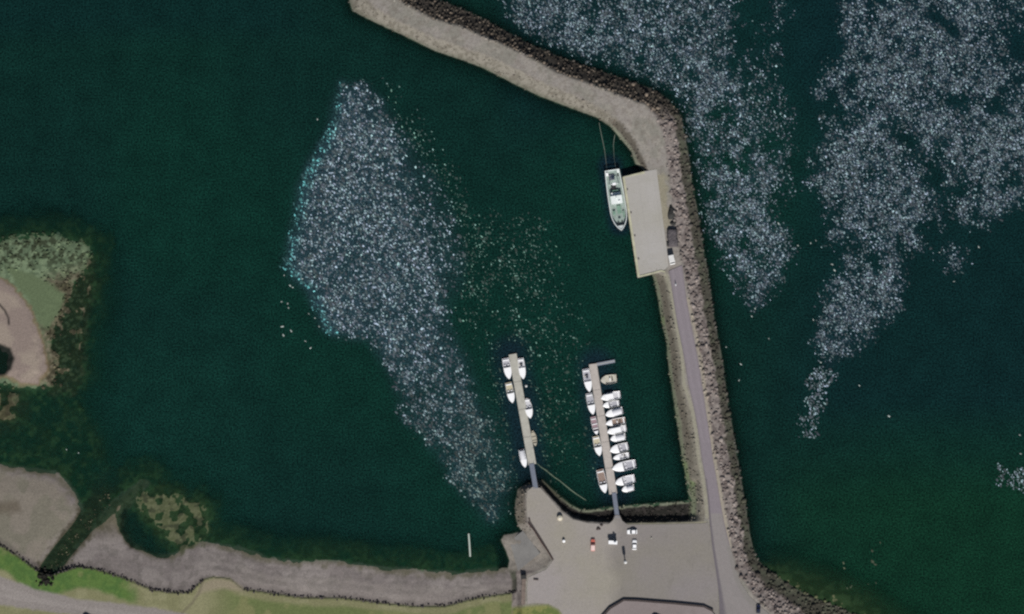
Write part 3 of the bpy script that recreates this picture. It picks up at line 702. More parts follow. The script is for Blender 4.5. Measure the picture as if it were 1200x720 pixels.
# ================================================================== SUN GLINT, MODELLED AS PALE FLECKS
def fleck_patch(name, label, dens, box, n_try, seed, tint=None, size=(0.21, 0.46), cfun=None, pts=None, gain=1.0):
    r = np.random.default_rng(seed)
    if pts is None:
        px = r.uniform(box[0], box[2], n_try); py = r.uniform(box[1], box[3], n_try)
        d = dens(px, py)
        k = r.random(n_try) < d
        px, py, d = px[k], py[k], d[k]
    else:
        px, py = np.array(pts, float).T; d = np.full(len(px), .6)
    k = hz(px, py) < -0.25
    px, py, d = px[k], py[k], d[k]
    n = len(px)
    sz = r.uniform(size[0], size[1], n) * (0.75 + 0.6 * r.random(n) ** 3)
    v = r.random(n) if pts is None else np.full(n, .7)
    sz = np.where(v < .25, sz * r.uniform(1.2, 1.9, n), sz)
    if dens is dens1: sz = np.where(poly_sd(px, py, P1) > 6, sz * .82, sz)
    el = r.uniform(1.1, 3.0, n)
    ang = np.radians(-52) + r.normal(0, .5, n)
    K = 6
    a = np.linspace(0, 2 * np.pi, K, endpoint=False)[None] + r.uniform(0, 1, (n, 1))
    rad = sz[:, None] * r.uniform(.6, 1.15, (n, K))
    lx = rad * np.cos(a) * el[:, None] ** .5; ly = rad * np.sin(a) / el[:, None] ** .5
    ca, sa = np.cos(ang)[:, None], np.sin(ang)[:, None]
    wx = (px[:, None] - 600) * S + lx * ca - ly * sa; wy = (360 - py[:, None]) * S + lx * sa + ly * ca
    zb = np.where(v < .25, .035, .09) + 0.05 * r.random(n)
    VV = np.empty((n, K + 1, 3)); VV[:, :K, 0] = wx; VV[:, :K, 1] = wy; VV[:, :K, 2] = zb[:, None] - .03
    VV[:, K, 0] = (px - 600) * S; VV[:, K, 1] = (360 - py) * S; VV[:, K, 2] = zb + np.where(v < .25, .08, .22) * sz
    base = np.arange(n)[:, None] * (K + 1)
    T = np.stack([np.stack([base[:, 0] + i, base[:, 0] + (i + 1) % K, base[:, 0] + K], 1) for i in range(K)], 1).reshape(-1, 3)
    g = np.where(v < .25, r.uniform(.030, .08, n), np.where(v < .88, .055 + .28 * r.random(n) ** 1.7, r.uniform(.28, .58, n)))
    hue = r.random((n, 1))
    cc = g[:, None] * (np.array([.80, .95, 1.22]) * (1 - hue) + np.array([.68, 1.05, 1.03]) * hue)
    cc = cc * gain
    if cfun is not None: cc = cfun(px, py, cc, r)
    CC = np.repeat(cc, K + 1, 0)
    o = mesh_obj(name, VV.reshape(-1, 3), T, M['fleck'], None, CC, False)
    return tag(o, label, 'sunglint', kind='stuff')


NF = 1.0
fleck_patch('glint_patch', 'large pale wedge of sun glint flecks in the middle of the harbour, left of the pontoons', dens1, (320, 85, 720, 630), int(52000 * NF), 1, cfun=cf1)
fleck_patch('glint_patch', 'pale band of flecks on the water just outside the bend of the breakwater', lambda x, y: np.maximum(d2a(x, y), d2b(x, y)), (580, -30, 945, 370), int(66000 * NF), 2, size=(.17, .37), gain=1.02)
fleck_patch('glint_patch', 'broad broken sheet of pale flecks filling the upper right water', lambda x, y: np.maximum(d3a(x, y) * fade3(x, y), d3c(x, y)), (935, -30, 1330, 425), int(84000 * NF), 3, size=(.17, .37), gain=1.02)
fleck_patch('glint_patch', 'short narrow streak of flecks below the upper right sheet', mk_d(P4, 91, .55, (.2, .45), 4), (930, 425, 985, 525), 2600, 4)
fleck_patch('glint_patch', 'small patch of flecks at the right edge of the water', mk_d(P5, 95, .45, (.2, .45), 5), (1165, 535, 1215, 585), 1500, 5)
fleck_patch('glint_patch', 'few yellowish flecks on green water in the lower right', lambda x, y: .016 * sstep(50, 0, np.hypot(x - 1012, (y - 672) * .9)), (960, 630, 1060, 720), 2600, 6, size=(.25, .4),
            cfun=lambda px, py, cc, r: cc.mean(1, keepdims=True) * np.array([.95, 1.2, .7]))
dots = [(331, 383), (341, 388), (332, 393), (330, 354), (337, 356), (338, 361), (340, 335), (333, 323), (343, 337), (354, 327), (362, 368), (369, 373), (374, 383), (358, 400), (364, 408), (372, 140),
        (851, 407), (866, 446), (868, 427), (901, 397), (881, 371), (885, 362), (1007, 452), (935, 288), (950, 285), (956, 282), (912, 262), (915, 274), (953, 375), (1042, 488), (1195, 510), (1196, 532), (1118, 330), (1101, 296),
        (78, 527), (92, 531), (1147, 290), (962, 425), (978, 317), (975, 310)]
fleck_patch('glint_spots', 'scattered single white spots on the open water', None, None, 0, 8, size=(.34, .5), pts=dots,
            cfun=lambda px, py, cc, r: np.tile(np.array([[.42, .47, .44]]), (len(px), 1)) * r.uniform(.6, 1.1, (len(px), 1)))

# ================================================================== ROCK ARMOUR
import bmesh
_bm = bmesh.new(); bmesh.ops.create_icosphere(_bm, subdivisions=1, radius=1.0)
_bm.verts.ensure_lookup_table()
ICO_V = np.array([v.co[:] for v in _bm.verts]); ICO_F = np.array([[v.index for v in f.verts] for f in _bm.faces]); _bm.free()


def rocks_arrays(px, py, rad, cols_, r, sink=.18, zs=None):
    n = len(px); K = len(ICO_V)
    VV = np.repeat(ICO_V[None], n, 0) * r.uniform(.72, 1.18, (n, K, 1))
    VV = np.round(VV * 1.6) / 1.6 * .35 + VV * .65
    VV = VV * (rad[:, None, None] * np.stack([r.uniform(.8, 1.25, n), r.uniform(.8, 1.25, n), r.uniform(.6, .95, n)], 1)[:, None])
    a = r.uniform(0, 6.28, n); ca, sa = np.cos(a)[:, None], np.sin(a)[:, None]
    x = VV[..., 0] * ca - VV[..., 1] * sa; y = VV[..., 0] * sa + VV[..., 1] * ca
    z = hz(px, py) if zs is None else zs
    out = np.stack([x + ((px - 600) * S)[:, None], y + ((360 - py) * S)[:, None], VV[..., 2] + (z + rad * sink)[:, None]], 2)
    T = (ICO_F[None] + (np.arange(n) * K)[:, None, None]).reshape(-1, 3)
    return out, T, np.repeat(cols_, K, 0)


def rock_color(px, py, r):
    c = cz(px, py); n = len(px)
    tone = r.uniform(.68, 1.34, (n, 1))
    pink = r.random((n, 1))
    lt = (r.random(n) < .85 * np.exp(-np.clip(poly_sd(px, py, CREST), 0, 50) / 5.5) + .08) & (py < 150) & (px < 800)
    c = np.where(lt[:, None], np.maximum(c, lin(108, 99, 88)), c)
    c = c * tone * (np.array([1.0, 1.0, 1.0]) * (1 - pink * .5) + pink * .5 * np.array([1.06, .98, .96]))
    return c


r = np.random.default_rng(5)
n_try = 90000
px = r.uniform(400, 1100, n_try); py = r.uniform(-100, 740, n_try)
s_o = poly_sd(px, py, BREAK_WATER); s_c = poly_sd(px, py, CREST)
east = (px > 770) & (s_c > -1) & (px > 0.17 * py + 745)
nslope = (py < 0.42 * px - 190) & (py < 145) & (s_c > -9)
ins = ~east & ~nslope & (s_c > 0) & (py < 622)
keep = (s_o < 1.5) & (hz(px, py) > -.35) & (
    (east & (r.random(n_try) < .42)) | (nslope & (r.random(n_try) < .60 * np.where(s_c < -1, .35, 1))) | (ins & (r.random(n_try) < .38)))
keep &= ~((px > 612) & (py > 622) & (px < 842))
keep &= ~((s_c > 0) & (py > 622) & (px < 700))
keep &= poly_sd(px, py, [(729, 207), (754, 201.5), (769, 199), (773, 230), (777, 262), (781, 292), (783, 312), (776, 318.5), (763, 322), (747, 326)]) > 2.0
px, py, s_c, s_o, east, nslope = px[keep], py[keep], s_c[keep], s_o[keep], east[keep], nslope[keep]
n = len(px)
rad = np.where(east, r.uniform(.35, .80, n), np.where(nslope, r.uniform(.30, .65, n), r.uniform(.22, .42, n)))
rad *= 1 + .5 * (r.random(n) > .93)
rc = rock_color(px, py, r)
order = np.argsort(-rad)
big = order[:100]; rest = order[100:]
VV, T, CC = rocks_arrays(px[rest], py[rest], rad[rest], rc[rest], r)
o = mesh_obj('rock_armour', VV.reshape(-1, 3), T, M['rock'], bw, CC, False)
o.matrix_parent_inverse = Matrix.Translation(-Vector(W(790, 240))); o['kind'] = 'stuff'
for i in big:
    VV, T, CC = rocks_arrays(px[i:i + 1], py[i:i + 1], rad[i:i + 1], rc[i:i + 1], r)
    q = mesh_obj('boulder', VV.reshape(-1, 3), T, M['rock'], bw, CC, False)
    q.matrix_parent_inverse = Matrix.Translation(-Vector(W(790, 240)))
# weed covered rocks of the left shallows
n_try = 5200
px = r.uniform(-60, 128, n_try); py = r.uniform(262, 570, n_try)
sp = poly_sd(px, py, PENINSULA); k = (sp > -44) & (sp < 5) & (poly_sd(px, py, SPIT) > 7) & (poly_sd(px, py, GREENPATCH) > -1) & (r.random(n_try) < .9 * fbm(px, py, 16, 101) + .05) & (hz(px, py) > -.9)
k &= (poly_sd(px, py, BAY) > 0)
px, py = px[k], py[k]; n = len(px)
rc = cz(px, py) * r.uniform(.7, 1.25, (n, 1)) * np.array([1, 1.0, .94])
VV, T, CC = rocks_arrays(px, py, r.uniform(.25, .75, n), rc, r, .0, np.maximum(hz(px, py), -.3))
tag(mesh_obj('weedy_rocks', VV.reshape(-1, 3), T, M['rock'], None, CC, False), 'weed covered rocks fringing the sandy spit on the left shore', 'rocks', kind='stuff')
# stones along the sea wall and at the creek mouth
pts = []
for line, dn in ((SEAWALL[1:], 1.0), (SEAWALL2[3:], .6)):
    for (x0, y0), (x1, y1) in zip(line[:-1], line[1:]):
        m = int(math.hypot(x1 - x0, y1 - y0) * dn)
        for q in range(m):
            t = random.random(); pts.append((x0 + (x1 - x0) * t + random.gauss(0, 1.0), y0 + (y1 - y0) * t + random.gauss(-.6, 1.1)))
pts = np.array(pts); n = len(pts)
VV, T, CC = rocks_arrays(pts[:, 0], pts[:, 1], r.uniform(.18, .44, n), lin(66, 61, 61) * r.uniform(.4, 1.8, (n, 1)), r, .4)
tag(mesh_obj('stone_bank', VV.reshape(-1, 3), T, M['rock'], None, CC, False), 'dark line of stones between the beach and the grass bank', 'stones', kind='stuff')
m = 70
ppx = r.normal(52, 4.2, m); ppy = r.normal(677, 4.2, m)
VV, T, CC = rocks_arrays(ppx, ppy, r.uniform(.3, .75, m), lin(34, 33, 28) * r.uniform(.4, 1.6, (m, 1)), r, .5)
tag(mesh_obj('rock_pile', VV.reshape(-1, 3), T, M['rock'], None, CC, False), 'black rock pile at the mouth of the creek beside the grass', 'rock pile', kind='stuff')
m = 70
ppx = r.uniform(55, 130, m); ppy = 672 - (ppx - 55) * 1.2 + r.normal(0, 9, m)
k = hz(ppx, ppy) > -.8; ppx, ppy = ppx[k], ppy[k]; m = len(ppx)
VV, T, CC = rocks_arrays(ppx, ppy, r.uniform(.15, .4, m), lin(84, 82, 64) * r.uniform(.4, 1.6, (m, 1)), r, .2, np.maximum(hz(ppx, ppy), -.15))
tag(mesh_obj('creek_stones', VV.reshape(-1, 3), T, M['rock'], None, CC, False), 'small brown stones scattered in the creek bed', 'stones', kind='stuff')

# ================================================================== HARD SURFACES
YZ = 3.22


def sheet(name, poly, z0, z1, mat, parent=None):
    return MB().prism([W(*q)[:2] for q in poly], z0, z1).build(name, mat, parent)


YARD = [(618, 575), (624, 570.5), (633, 571.5), (645, 584.5), (656.5, 598.5), (671, 608.5), (690, 612.8), (713, 614), (718, 609.5), (720.5, 603.5), (726, 603.5), (729, 610), (735, 614.5), (780, 614), (822, 613), (829, 612),
        (834, 640), (840, 680), (843, 760), (672, 760), (662, 724), (655, 713), (643, 707), (628, 706), (618, 707), (617.5, 690), (619, 676), (640, 667), (648, 656), (619.5, 613), (617.5, 600), (617, 585)]
o = sheet('yard', YARD, 2.4, YZ, M['yard']); tag(o, 'open grey gravel harbour yard', 'yard', kind='structure')
# road: a ribbon with a worn middle
RL = [(783, 318), (785, 326), (788.5, 350), (793, 378), (799, 408), (803, 430), (806, 450), (811, 470), (815, 490), (819, 515), (822, 538), (826, 560), (829, 585), (831, 612), (834, 640), (840, 680), (842, 700), (844, 760)]
RR = [(799, 311), (801, 326), (804, 350), (809, 378), (815, 408), (819, 430), (822, 450), (825, 470), (828, 490), (832, 515), (835, 538), (839, 560), (843, 585), (848, 612), (855, 640), (866, 680), (879, 700), (948, 760)]
NC = 13; rv_ = []; rcx = []
RLa, RRa = np.array(RL), np.array(RR)
tt = np.linspace(0, len(RL) - 1, 150)
for t in tt:
    i = min(int(t), len(RL) - 2); f_ = t - i
    a_ = RLa[i] * (1 - f_) + RLa[i + 1] * f_; b_ = RRa[i] * (1 - f_) + RRa[i + 1] * f_
    for k in range(NC):
        u = k / (NC - 1); q = a_ * (1 - u) + b_ * u
        rv_.append(W(q[0], q[1], YZ + .03 + .06 * math.sin(u * math.pi)))
        base = lin(122, 115, 119) if q[1] < 600 else lin(126, 121, 119)
        if k == 0 or (q[1] > 560 and k == 1): base = lin(98, 93, 97)
        if k == NC - 1: base = lin(112, 104, 108)
        if q[1] < 520 and k in (3, 4, 9, 10): base = base * 1.07
        if q[1] > 640 and k >= NC - 3: base = lin(122, 118, 114)
        rcx.append(base * random.uniform(.97, 1.03))
rf = np.array([[i * NC + k, (i + 1) * NC + k, (i + 1) * NC + k + 1, i * NC + k + 1] for i in range(len(tt) - 1) for k in range(NC - 1)])
tag(mesh_obj('road', rv_, rf, M['asphalt'], None, np.array(rcx), True), 'narrow asphalt road along the breakwater', 'road', kind='structure')

# quay
QUAY = [(729, 207), (754, 201.5), (769, 199), (773, 230), (777, 262), (781, 292), (783, 312), (776, 318.5), (763, 322), (747, 326)]
qd = tag(empty('quay', W(755, 262)), 'pale concrete quay jutting from the breakwater beside the fishing boat', 'quay')


def child(mb, name, mat, par):
    off = Vector(par.location); mb.v = [tuple(Vector(v) - off) for v in mb.v]
    return mb.build(name, mat, par)


QT = 3.15
child(MB().prism([W(*q)[:2] for q in QUAY], -7.5, QT), 'deck_slab', M['quay'], qd)


def strip(pts, w, z0, z1):
    """a solid strip following a polyline (px), w in px"""
    P = [Vector((p[0], p[1])) for p in pts]; Lh = []; Rh = []
    for i, p in enumerate(P):
        d = (P[min(i + 1, len(P) - 1)] - P[max(i - 1, 0)]).normalized(); nn = Vector((-d.y, d.x))
        Lh.append(p + nn * w / 2); Rh.append(p - nn * w / 2)
    return MB().prism([W(q.x, q.y)[:2] for q in Lh + Rh[::-1]], z0, z1)


child(strip([(755, 202.6), (730.4, 208.0), (748.0, 324.6)], 2.6, QT + .002, QT + .3), 'kerb', M['kerb'], qd)
child(strip([(748.2, 324.4), (763, 320.8), (774.5, 317.6), (779, 319)], 2.0, QT + .004, QT + .22), 'kerb', M['kerb'], qd)
for k in range(9):
    t = (k + .5) / 9; x_, y_ = 728.3 + 17.8 * t, 208 + 117 * t
    f_ = MB(); pts = [(W(x_, y_, 1.6)[0] + .12 * 0, W(x_, y_)[1] + .45 * math.cos(a_), 1.6 + .45 * math.sin(a_)) for a_ in np.linspace(0, 2 * math.pi, 13)]
    child(f_.tube(pts, .14, 6, False), 'tyre_fender', M['rubber'], qd)
for k in range(4):
    t = (k + .4) / 4; x_, y_ = 733.2 + 17.4 * t, 212 + 108 * t; wx, wy, _ = W(x_, y_)
    child(MB().lathe(wx, wy, [(.22, QT), (.18, QT + .1), (.14, QT + .35), (.26, QT + .42), (.2, QT + .52)], 10), 'bollard', M['dark_stone'], qd)

# platform with a dark retaining edge at the bottom
PLAT = [(700, 730), (715, 713), (731, 703.5), (745, 704), (770, 706), (790, 707.5), (824, 711), (834, 716), (840, 724), (838, 760), (690, 760)]
pl = tag(empty('platform', W(765, 725)), 'raised pinkish gravel platform with a dark stone edge at the yard bottom', 'platform')
child(sheet_mb := MB().prism([W(*q)[:2] for q in PLAT], 2.5, YZ + .75), 'top', M['plot'], pl)
child(strip([(699, 729), (714, 712), (730.5, 702.4), (745, 702.8), (770, 704.8), (790, 706.3), (824.5, 709.8), (835, 715)], 1.6, 2.5, YZ + 1.0), 'retaining_edge', M['dark_stone'], pl)

# slipway and the walls beside the yard
SLIP = [(597, 634), (613, 622), (633, 648), (607, 669)]
o = MB().prism([W(*q)[:2] for q in SLIP], [-2, -2, 1, 0], [.45, .8, 3.12, 2.1]).build('slipway', M['slip']); tag(o, 'grey concrete slipway sloping down to the water beside the yard', 'slipway')
gr = tag(empty('guard_rail', W(633, 634, YZ)), 'long rusty guard rail on the yard edge above the slipway', 'guard rail')
RAIL = [(619, 613), (626, 622), (634, 635), (641, 645), (647, 654)]
child(MB().tube([W(x_, y_, YZ + .78) for x_, y_ in RAIL], .13, 6), 'rail', M['rail'], gr)
child(MB().tube([W(x_, y_, YZ + .4) for x_, y_ in RAIL], .10, 6), 'rail', M['rail'], gr)
for k in range(11):
    t = k / 10; i = min(int(t * 4), 3); f_ = t * 4 - i
    x_ = RAIL[i][0] * (1 - f_) + RAIL[i + 1][0] * f_; y_ = RAIL[i][1] * (1 - f_) + RAIL[i + 1][1] * f_
    wx, wy, _ = W(x_, y_); child(MB().box(wx, wy, YZ + .36, .16, .16, .9, .6), 'post', M['rail'], gr)
o = strip([(620, 607), (621, 612), (632, 629), (640, 642), (648, 656)], 2.0, 2.0, YZ + .35).build('kerb_wall', M['dark_stone']); tag(o, 'low dark kerb wall between the yard and the slipway', 'low wall')
jt = strip([(614.3, 672), (613.6, 690), (613, 708)], 4.6, -.5, YZ + .1).build('retaining_wall', M['brown_wall']); tag(jt, 'brown retaining wall between the beach and the yard', 'wall')
o = MB().box(*W(613.6, 675.5, 2.2)[:2], 2.0, 2.3, 1.9, 4.2, .1, .92).build('pier_block', M['net']); tag(o, 'dark block at the top end of the brown retaining wall', 'block')
wx, wy, _ = W(628, 678.5); o = MB().box(wx, wy, YZ + .2, 1.9, .55, .45, -.08).build('timber_baulk', M['dark_stone']); tag(o, 'short dark timber lying on the yard right of the dark block', 'timber')

# ================================================================== PONTOONS
def pontoon(name, label, p0, p1, width, mat, finger=None):
    t = tag(empty(name, W((p0[0] + p1[0]) / 2, (p0[1] + p1[1]) / 2, 0)), label, 'pontoon', 'floating pontoons')
    a = Vector(W(*p0)); b = Vector(W(*p1)); d = (b - a).normalized(); ang = math.atan2(d.y, d.x); Lg = (b - a).length; c = (a + b) / 2
    w = width * S
    nseg = max(1, round(Lg / 10.5))
    for k in range(nseg):
        q = a + d * (Lg * (k + .5) / nseg)
        child(MB().box(q.x, q.y, .66, Lg / nseg - .10, w, .16, ang), 'deck', mat, t)
        child(MB().box(q.x, q.y, .12, Lg / nseg - 1.2, w * .82, .90, ang), 'float', M['float'], t)
    nn = Vector((-d.y, d.x, 0))
    for s_ in (-1, 1):
        q = c + nn * (s_ * (w / 2 - .06)); child(MB().box(q.x, q.y, .81, Lg, .12, .12, ang), 'edge_beam', M['deck_a'] if mat is M['deck_a'] else M['deck_b'], t)
        for k in range(int(Lg / 5)):
            q = a + d * (2.5 + k * 5) + nn * (s_ * (w / 2 - .32)); child(MB().box(q.x, q.y, .80, .34, .10, .14, ang), 'cleat', M['steel'], t)
    if finger:
        fa, fb, fw = finger
        a2 = Vector(W(*fa)); b2 = Vector(W(*fb)); d2 = b2 - a2; m2 = (a2 + b2) / 2
        child(MB().box(m2.x, m2.y, .45, d2.length, fw * S, .5, math.atan2(d2.y, d2.x)), 'finger', M['galv'], t)
        child(MB().box(m2.x, m2.y, .71, d2.length, .25, .06, math.atan2(d2.y, d2.x)), 'cable_duct', M['deck_a'], t)
    return t


pontoon('pontoon', 'shorter floating pontoon on the left with six boats', (600.6, 415), (623.8, 544.5), 9.4, M['deck_a'])
pontoon('pontoon', 'longer floating pontoon with boats packed along its right side', (694.6, 426.5), (718.6, 579), 9.4, M['deck_b'], ((699.5, 427.2), (720.5, 423.2), 3.6))


def gangway(label, p0, p1, z0, z1, w):
    a = Vector(W(*p0, z0)); b = Vector(W(*p1, z1)); t = tag(empty('gangway', tuple((a + b) / 2)), label, 'gangway', 'gangways to the pontoons')
    d = (b - a); nn = Vector((-d.y, d.x, 0)).normalized() * (w * S / 2)
    vs = [a - nn, a + nn, b + nn, b - nn]
    child(MB().prism([(v.x, v.y) for v in vs], [v.z - .18 for v in vs], [v.z for v in vs]), 'walkway', M['galv'], t)
    for s_ in (-1, 1):
        up = Vector((0, 0, .95)); q = nn * s_
        child(MB().tube([a + q, a + q + up, b + q + up, b + q], .045, 6), 'handrail', M['galv'], t)
        for k in (.25, .5, .75): child(MB().tube([a + q + d * k, a + q + d * k + up], .03, 6), 'rail_post', M['galv'], t)
    return t


gangway('grey sloping gangway from the yard tip to the shorter pontoon', (622.8, 543.5), (627.6, 572), .92, YZ + .06, 5.6)
gangway('grey sloping gangway from the yard to the longer pontoon', (719.4, 577.5), (723.2, 606), .92, YZ + .06, 5.0)

# ================================================================== SMALL BOATS
def hull_f(t, dbl):
    f = 0.88 + 0.12 * math.sin(min(t / .5, 1) * math.pi / 2)
    if dbl: f = 0.30 + 0.70 * math.sin(min(t / .42, 1) * math.pi / 2)
    if t > .45: f *= max(0.0, 1 - ((t - .45) / .55) ** 3.0) ** .9
    return f


def boat(label, stern, bow, width, kind='cuddy', floor='grey_floor', hull='white', deck='white', dbl=False, tc=.5, motor=True, group=None, cat='motorboat', name='motorboat', F=.75):
    a = Vector(W(*stern)); b = Vector(W(*bow)); d = b - a; Lb = d.length; B = width * S * 1.13
    t = tag(empty(name, tuple((a + b) / 2), math.atan2(d.y, d.x) - math.pi / 2), label, cat, group)
    NS = 15; y = lambda s: (s - .5) * Lb
    zg = lambda s: F * (1 + .38 * s * s)
    st = [i / (NS - 1) for i in range(NS)]
    # hull: outer shell, rolled gunwale, inner side down to the floor
    hm = MB(); rows = []
    for s in st:
        h = max(hull_f(s, dbl) * B / 2, .02); hi = max(h - .10, .012); g = zg(s)
        rows.append([(-hi * .92, y(s), .22), (-hi, y(s), g - .03), (-h + .03, y(s), g), (-h, y(s), g - .06), (-h * .86, y(s), .10), (0, y(s), -.32 + .35 * s * s),
                     (h * .86, y(s), .10), (h, y(s), g - .06), (h - .03, y(s), g), (hi, y(s), g - .03), (hi * .92, y(s), .22)])
    k = len(rows[0]); vs = [v for r_ in rows for v in r_]; fs = []
    for i in range(NS - 1):
        for j in range(k - 1): fs.append((i * k + j, i * k + j + 1, (i + 1) * k + j + 1, (i + 1) * k + j))
    fs.append(tuple(range(1, k - 1))); hm.add(vs, fs); ho = hm.build('hull', M[hull], t)
    fl = MB(); vs = []; fs = []
    for s in st:
        hi = max(hull_f(s, dbl) * B / 2 - .10, .012) * .93; vs += [(-hi, y(s) + (.04 if s == 0 else 0), .24), (hi, y(s) + (.04 if s == 0 else 0), .24)]
    for i in range(NS - 1): fs.append((2 * i, 2 * i + 1, 2 * i + 3, 2 * i + 2))
    fl.add(vs, fs).build('cockpit_floor', M[floor], t)

    def crown(s0, s1, dz, mat, name_, cr=.10, shrink=.96, par=t, n=8):
        m = MB(); vs = []; fs = []
        for i in range(n + 1):
            s = s0 + (s1 - s0) * i / n; h = max(hull_f(s, dbl) * B / 2, .02) * shrink; g = zg(s) + dz
            for u in (-1, -.6, 0, .6, 1): vs.append((u * h, y(s), g + cr * (1 - u * u)))
        for i in range(n):
            for j in range(4): fs.append((i * 5 + j, i * 5 + j + 1, (i + 1) * 5 + j + 1, (i + 1) * 5 + j))
        # front face of the step down into the cockpit
        kk = len(vs); h = hull_f(s0, dbl) * B / 2 * shrink
        vs += [(-h, y(s0), .26), (h, y(s0), .26)]; fs.append((0, kk, kk + 1, 4, 3, 2, 1))
        m.add(vs, fs); return m.build(name_, mat, par)
    hb = hull_f(.3, dbl) * B
    if kind == 'cuddy':
        crown(tc, .995, .03, M[deck], 'foredeck', .16)
        m = MB(); wv = []; hw = hull_f(tc, dbl) * B / 2 * .8
        wv = [(-hw, y(tc) - .35, zg(tc) + .03), (-hw * .8, y(tc) + .12, zg(tc) + .10), (hw * .8, y(tc) + .12, zg(tc) + .10), (hw, y(tc) - .35, zg(tc) + .03),
              (-hw, y(tc) - .45, zg(tc) + .42), (-hw * .75, y(tc) - .12, zg(tc) + .48), (hw * .75, y(tc) - .12, zg(tc) + .48), (hw, y(tc) - .45, zg(tc) + .42)]
        m.add(wv, [(0, 1, 5, 4), (1, 2, 6, 5), (2, 3, 7, 6)]).build('windscreen', M['glass'], t)
        for sx in (-1, 1): MB().box(sx * hb * .22, y(tc) - .95, .48, hb * .26, .5, .42).build('seat', M['canvas'], t)
        MB().box(0, y(.10), .45, hb * .78, .45, .40).build('stern_bench', M[deck], t)
    elif kind == 'cabin':
        crown(.62, .995, .02, M[deck], 'foredeck', .12)
        s0, s1 = tc - .16, .80; cw = hull_f(.5, dbl) * B * .74; yc = (y(s0) + y(s1)) / 2; Lc = y(s1) - y(s0)
        cb = MB().box(0, yc, F + .45, cw, Lc, 1.3, 0, .86).build('cabin', M['white'], t)
        MB().box(0, yc, F + 1.16, cw * .9, Lc * .92, .10).build('roof', M['white'], cb)
        for sx in (-1, 1): MB().box(sx * cw * .467, yc, F + .72, .05, Lc * .7, .38).build('window', M['glass'], cb)
        MB().box(0, y(s1) - Lc * .035, F + .72, cw * .74, .06, .38).build('window', M['glass'], cb)
        MB().box(0, y(.10), .45, hb * .78, .45, .40).build('stern_bench', M[deck], t)
    elif kind == 'canopy':
        crown(tc, .995, .03, M[deck], 'foredeck', .14)
        m = MB(); vs = []; fs = []
        for i in range(5):
            s = .08 + (tc - .04) * i / 4; h = hull_f(s, dbl) * B / 2 * .84
            for u in (-1, -.7, 0, .7, 1): vs.append((u * h, y(s), zg(s) + (.55 + .25 * math.sin(i / 4 * math.pi)) * (1 - .5 * u ** 4) - (.45 if abs(u) == 1 else 0)))
        for i in range(4):
            for j in range(4): fs.append((i * 5 + j, i * 5 + j + 1, (i + 1) * 5 + j + 1, (i + 1) * 5 + j))
        m.add(vs, fs).build('canopy', M['canvas'], t, True)
        MB().box(0, y(tc) - .3, .5, hb * .6, .35, .5).build('console', M[deck], t)
    elif kind == 'open':
        crown(.80, .99, .0, M[deck], 'bow_deck', .05, n=4)
        for s in (.14, .42, .66): MB().box(0, y(s), .5, hull_f(s, dbl) * B * .86, .30, .07).build('thwart', M[deck], t)
    elif kind == 'console':
        crown(tc, .995, .02, M[deck], 'foredeck', .10)
        MB().box(0, y(.42), .72, hb * .36, .55, .95, 0, .8).build('console', M['white'], t)
        MB().box(0, y(.42) + .2, 1.3, hb * .30, .06, .35).build('windscreen', M['glass'], t)
        MB().box(0, y(.27), .5, hb * .42, .42, .5).build('seat', M['black'], t)
        MB().box(0, y(.09), .46, hb * .8, .42, .42).build('stern_bench', M[deck], t)
        MB().box(hb * .25, y(.30), .40, .3, .5, .3).build('fish_box', M['tan_floor'], t)
    if motor:
        mo = MB().box(0, y(0) - .12, F * .35, .16, .20, .95).build('outboard_motor', M['black'], t)
        MB().box(0, y(0) - .20, F * .35 + .62, .34, .50, .38, 0, .8).build('cowling', M['black'], mo)
    # fenders along the berth side
    for s in (.3, .6):
        h = hull_f(s, dbl) * B / 2 + .08; MB().lathe(h, y(s), [(.03, F - .02), (.10, F - .1), (.11, F - .45), (.04, F - .55)], 8).build('fender', M['canvas'], t)
    return t


GA = 'small boats moored at the shorter pontoon'; GB = 'small boats moored at the longer pontoon'
boat('white motorboat with mauve grey cockpit, left side of the shorter pontoon at its outer end', (592.2, 420), (597.0, 444.5), 7.8, 'cuddy', 'grey_floor', group=GA, tc=.44)
boat('white motorboat opposite another at the outer tip, right side of the shorter pontoon', (609.8, 420), (613.4, 444.5), 7.2, 'console', 'pale_floor', group=GA, tc=.46)
boat('white bowed boat with tan cream cockpit on the left of the shorter pontoon', (595.6, 448.5), (600.8, 472.5), 7.6, 'cuddy', 'tan_floor', 'offwhite', group=GA, tc=.52)
boat('double ended white boat with grey cockpit, right side of the shorter pontoon', (617.2, 467), (621.6, 490.5), 7.8, 'cuddy', 'pale_floor', 'offwhite', dbl=True, motor=False, group=GA, tc=.54)
boat('sand coloured open rowing boat tight against the shorter pontoon', (624.0, 505), (627.6, 523), 5.6, 'open', 'sand_boat', 'sand_boat', 'sand_boat', True, motor=False, group=GA, cat='rowing boat', name='rowing_boat', F=.5)
boat('bright white boat by the inner end of the shorter pontoon, next to its gangway', (610.8, 527), (615.6, 548), 6.6, 'canopy', 'pale_floor', group=GA, tc=.55)
boat('white boat at the outermost left berth of the longer pontoon', (686.2, 432.5), (691.0, 459.5), 7.8, 'console', 'grey_floor', group=GB, tc=.55)
boat('white boat with grey cockpit, second from the outer end, left of the longer pontoon', (690.0, 461), (695.0, 486), 7.8, 'cuddy', 'grey_floor', 'offwhite', group=GB, tc=.55)
boat('slim white boat with mauve cockpit on the left of the longer pontoon', (694.8, 488.5), (699.4, 509.5), 6.4, 'open', 'mauve_floor', 'offwhite', 'white', group=GB)
boat('white boat with tan stern, left of the longer pontoon beside the empty berth', (698.0, 511.5), (702.8, 534.5), 7.6, 'cuddy', 'tan_floor', 'white', group=GB, tc=.55)
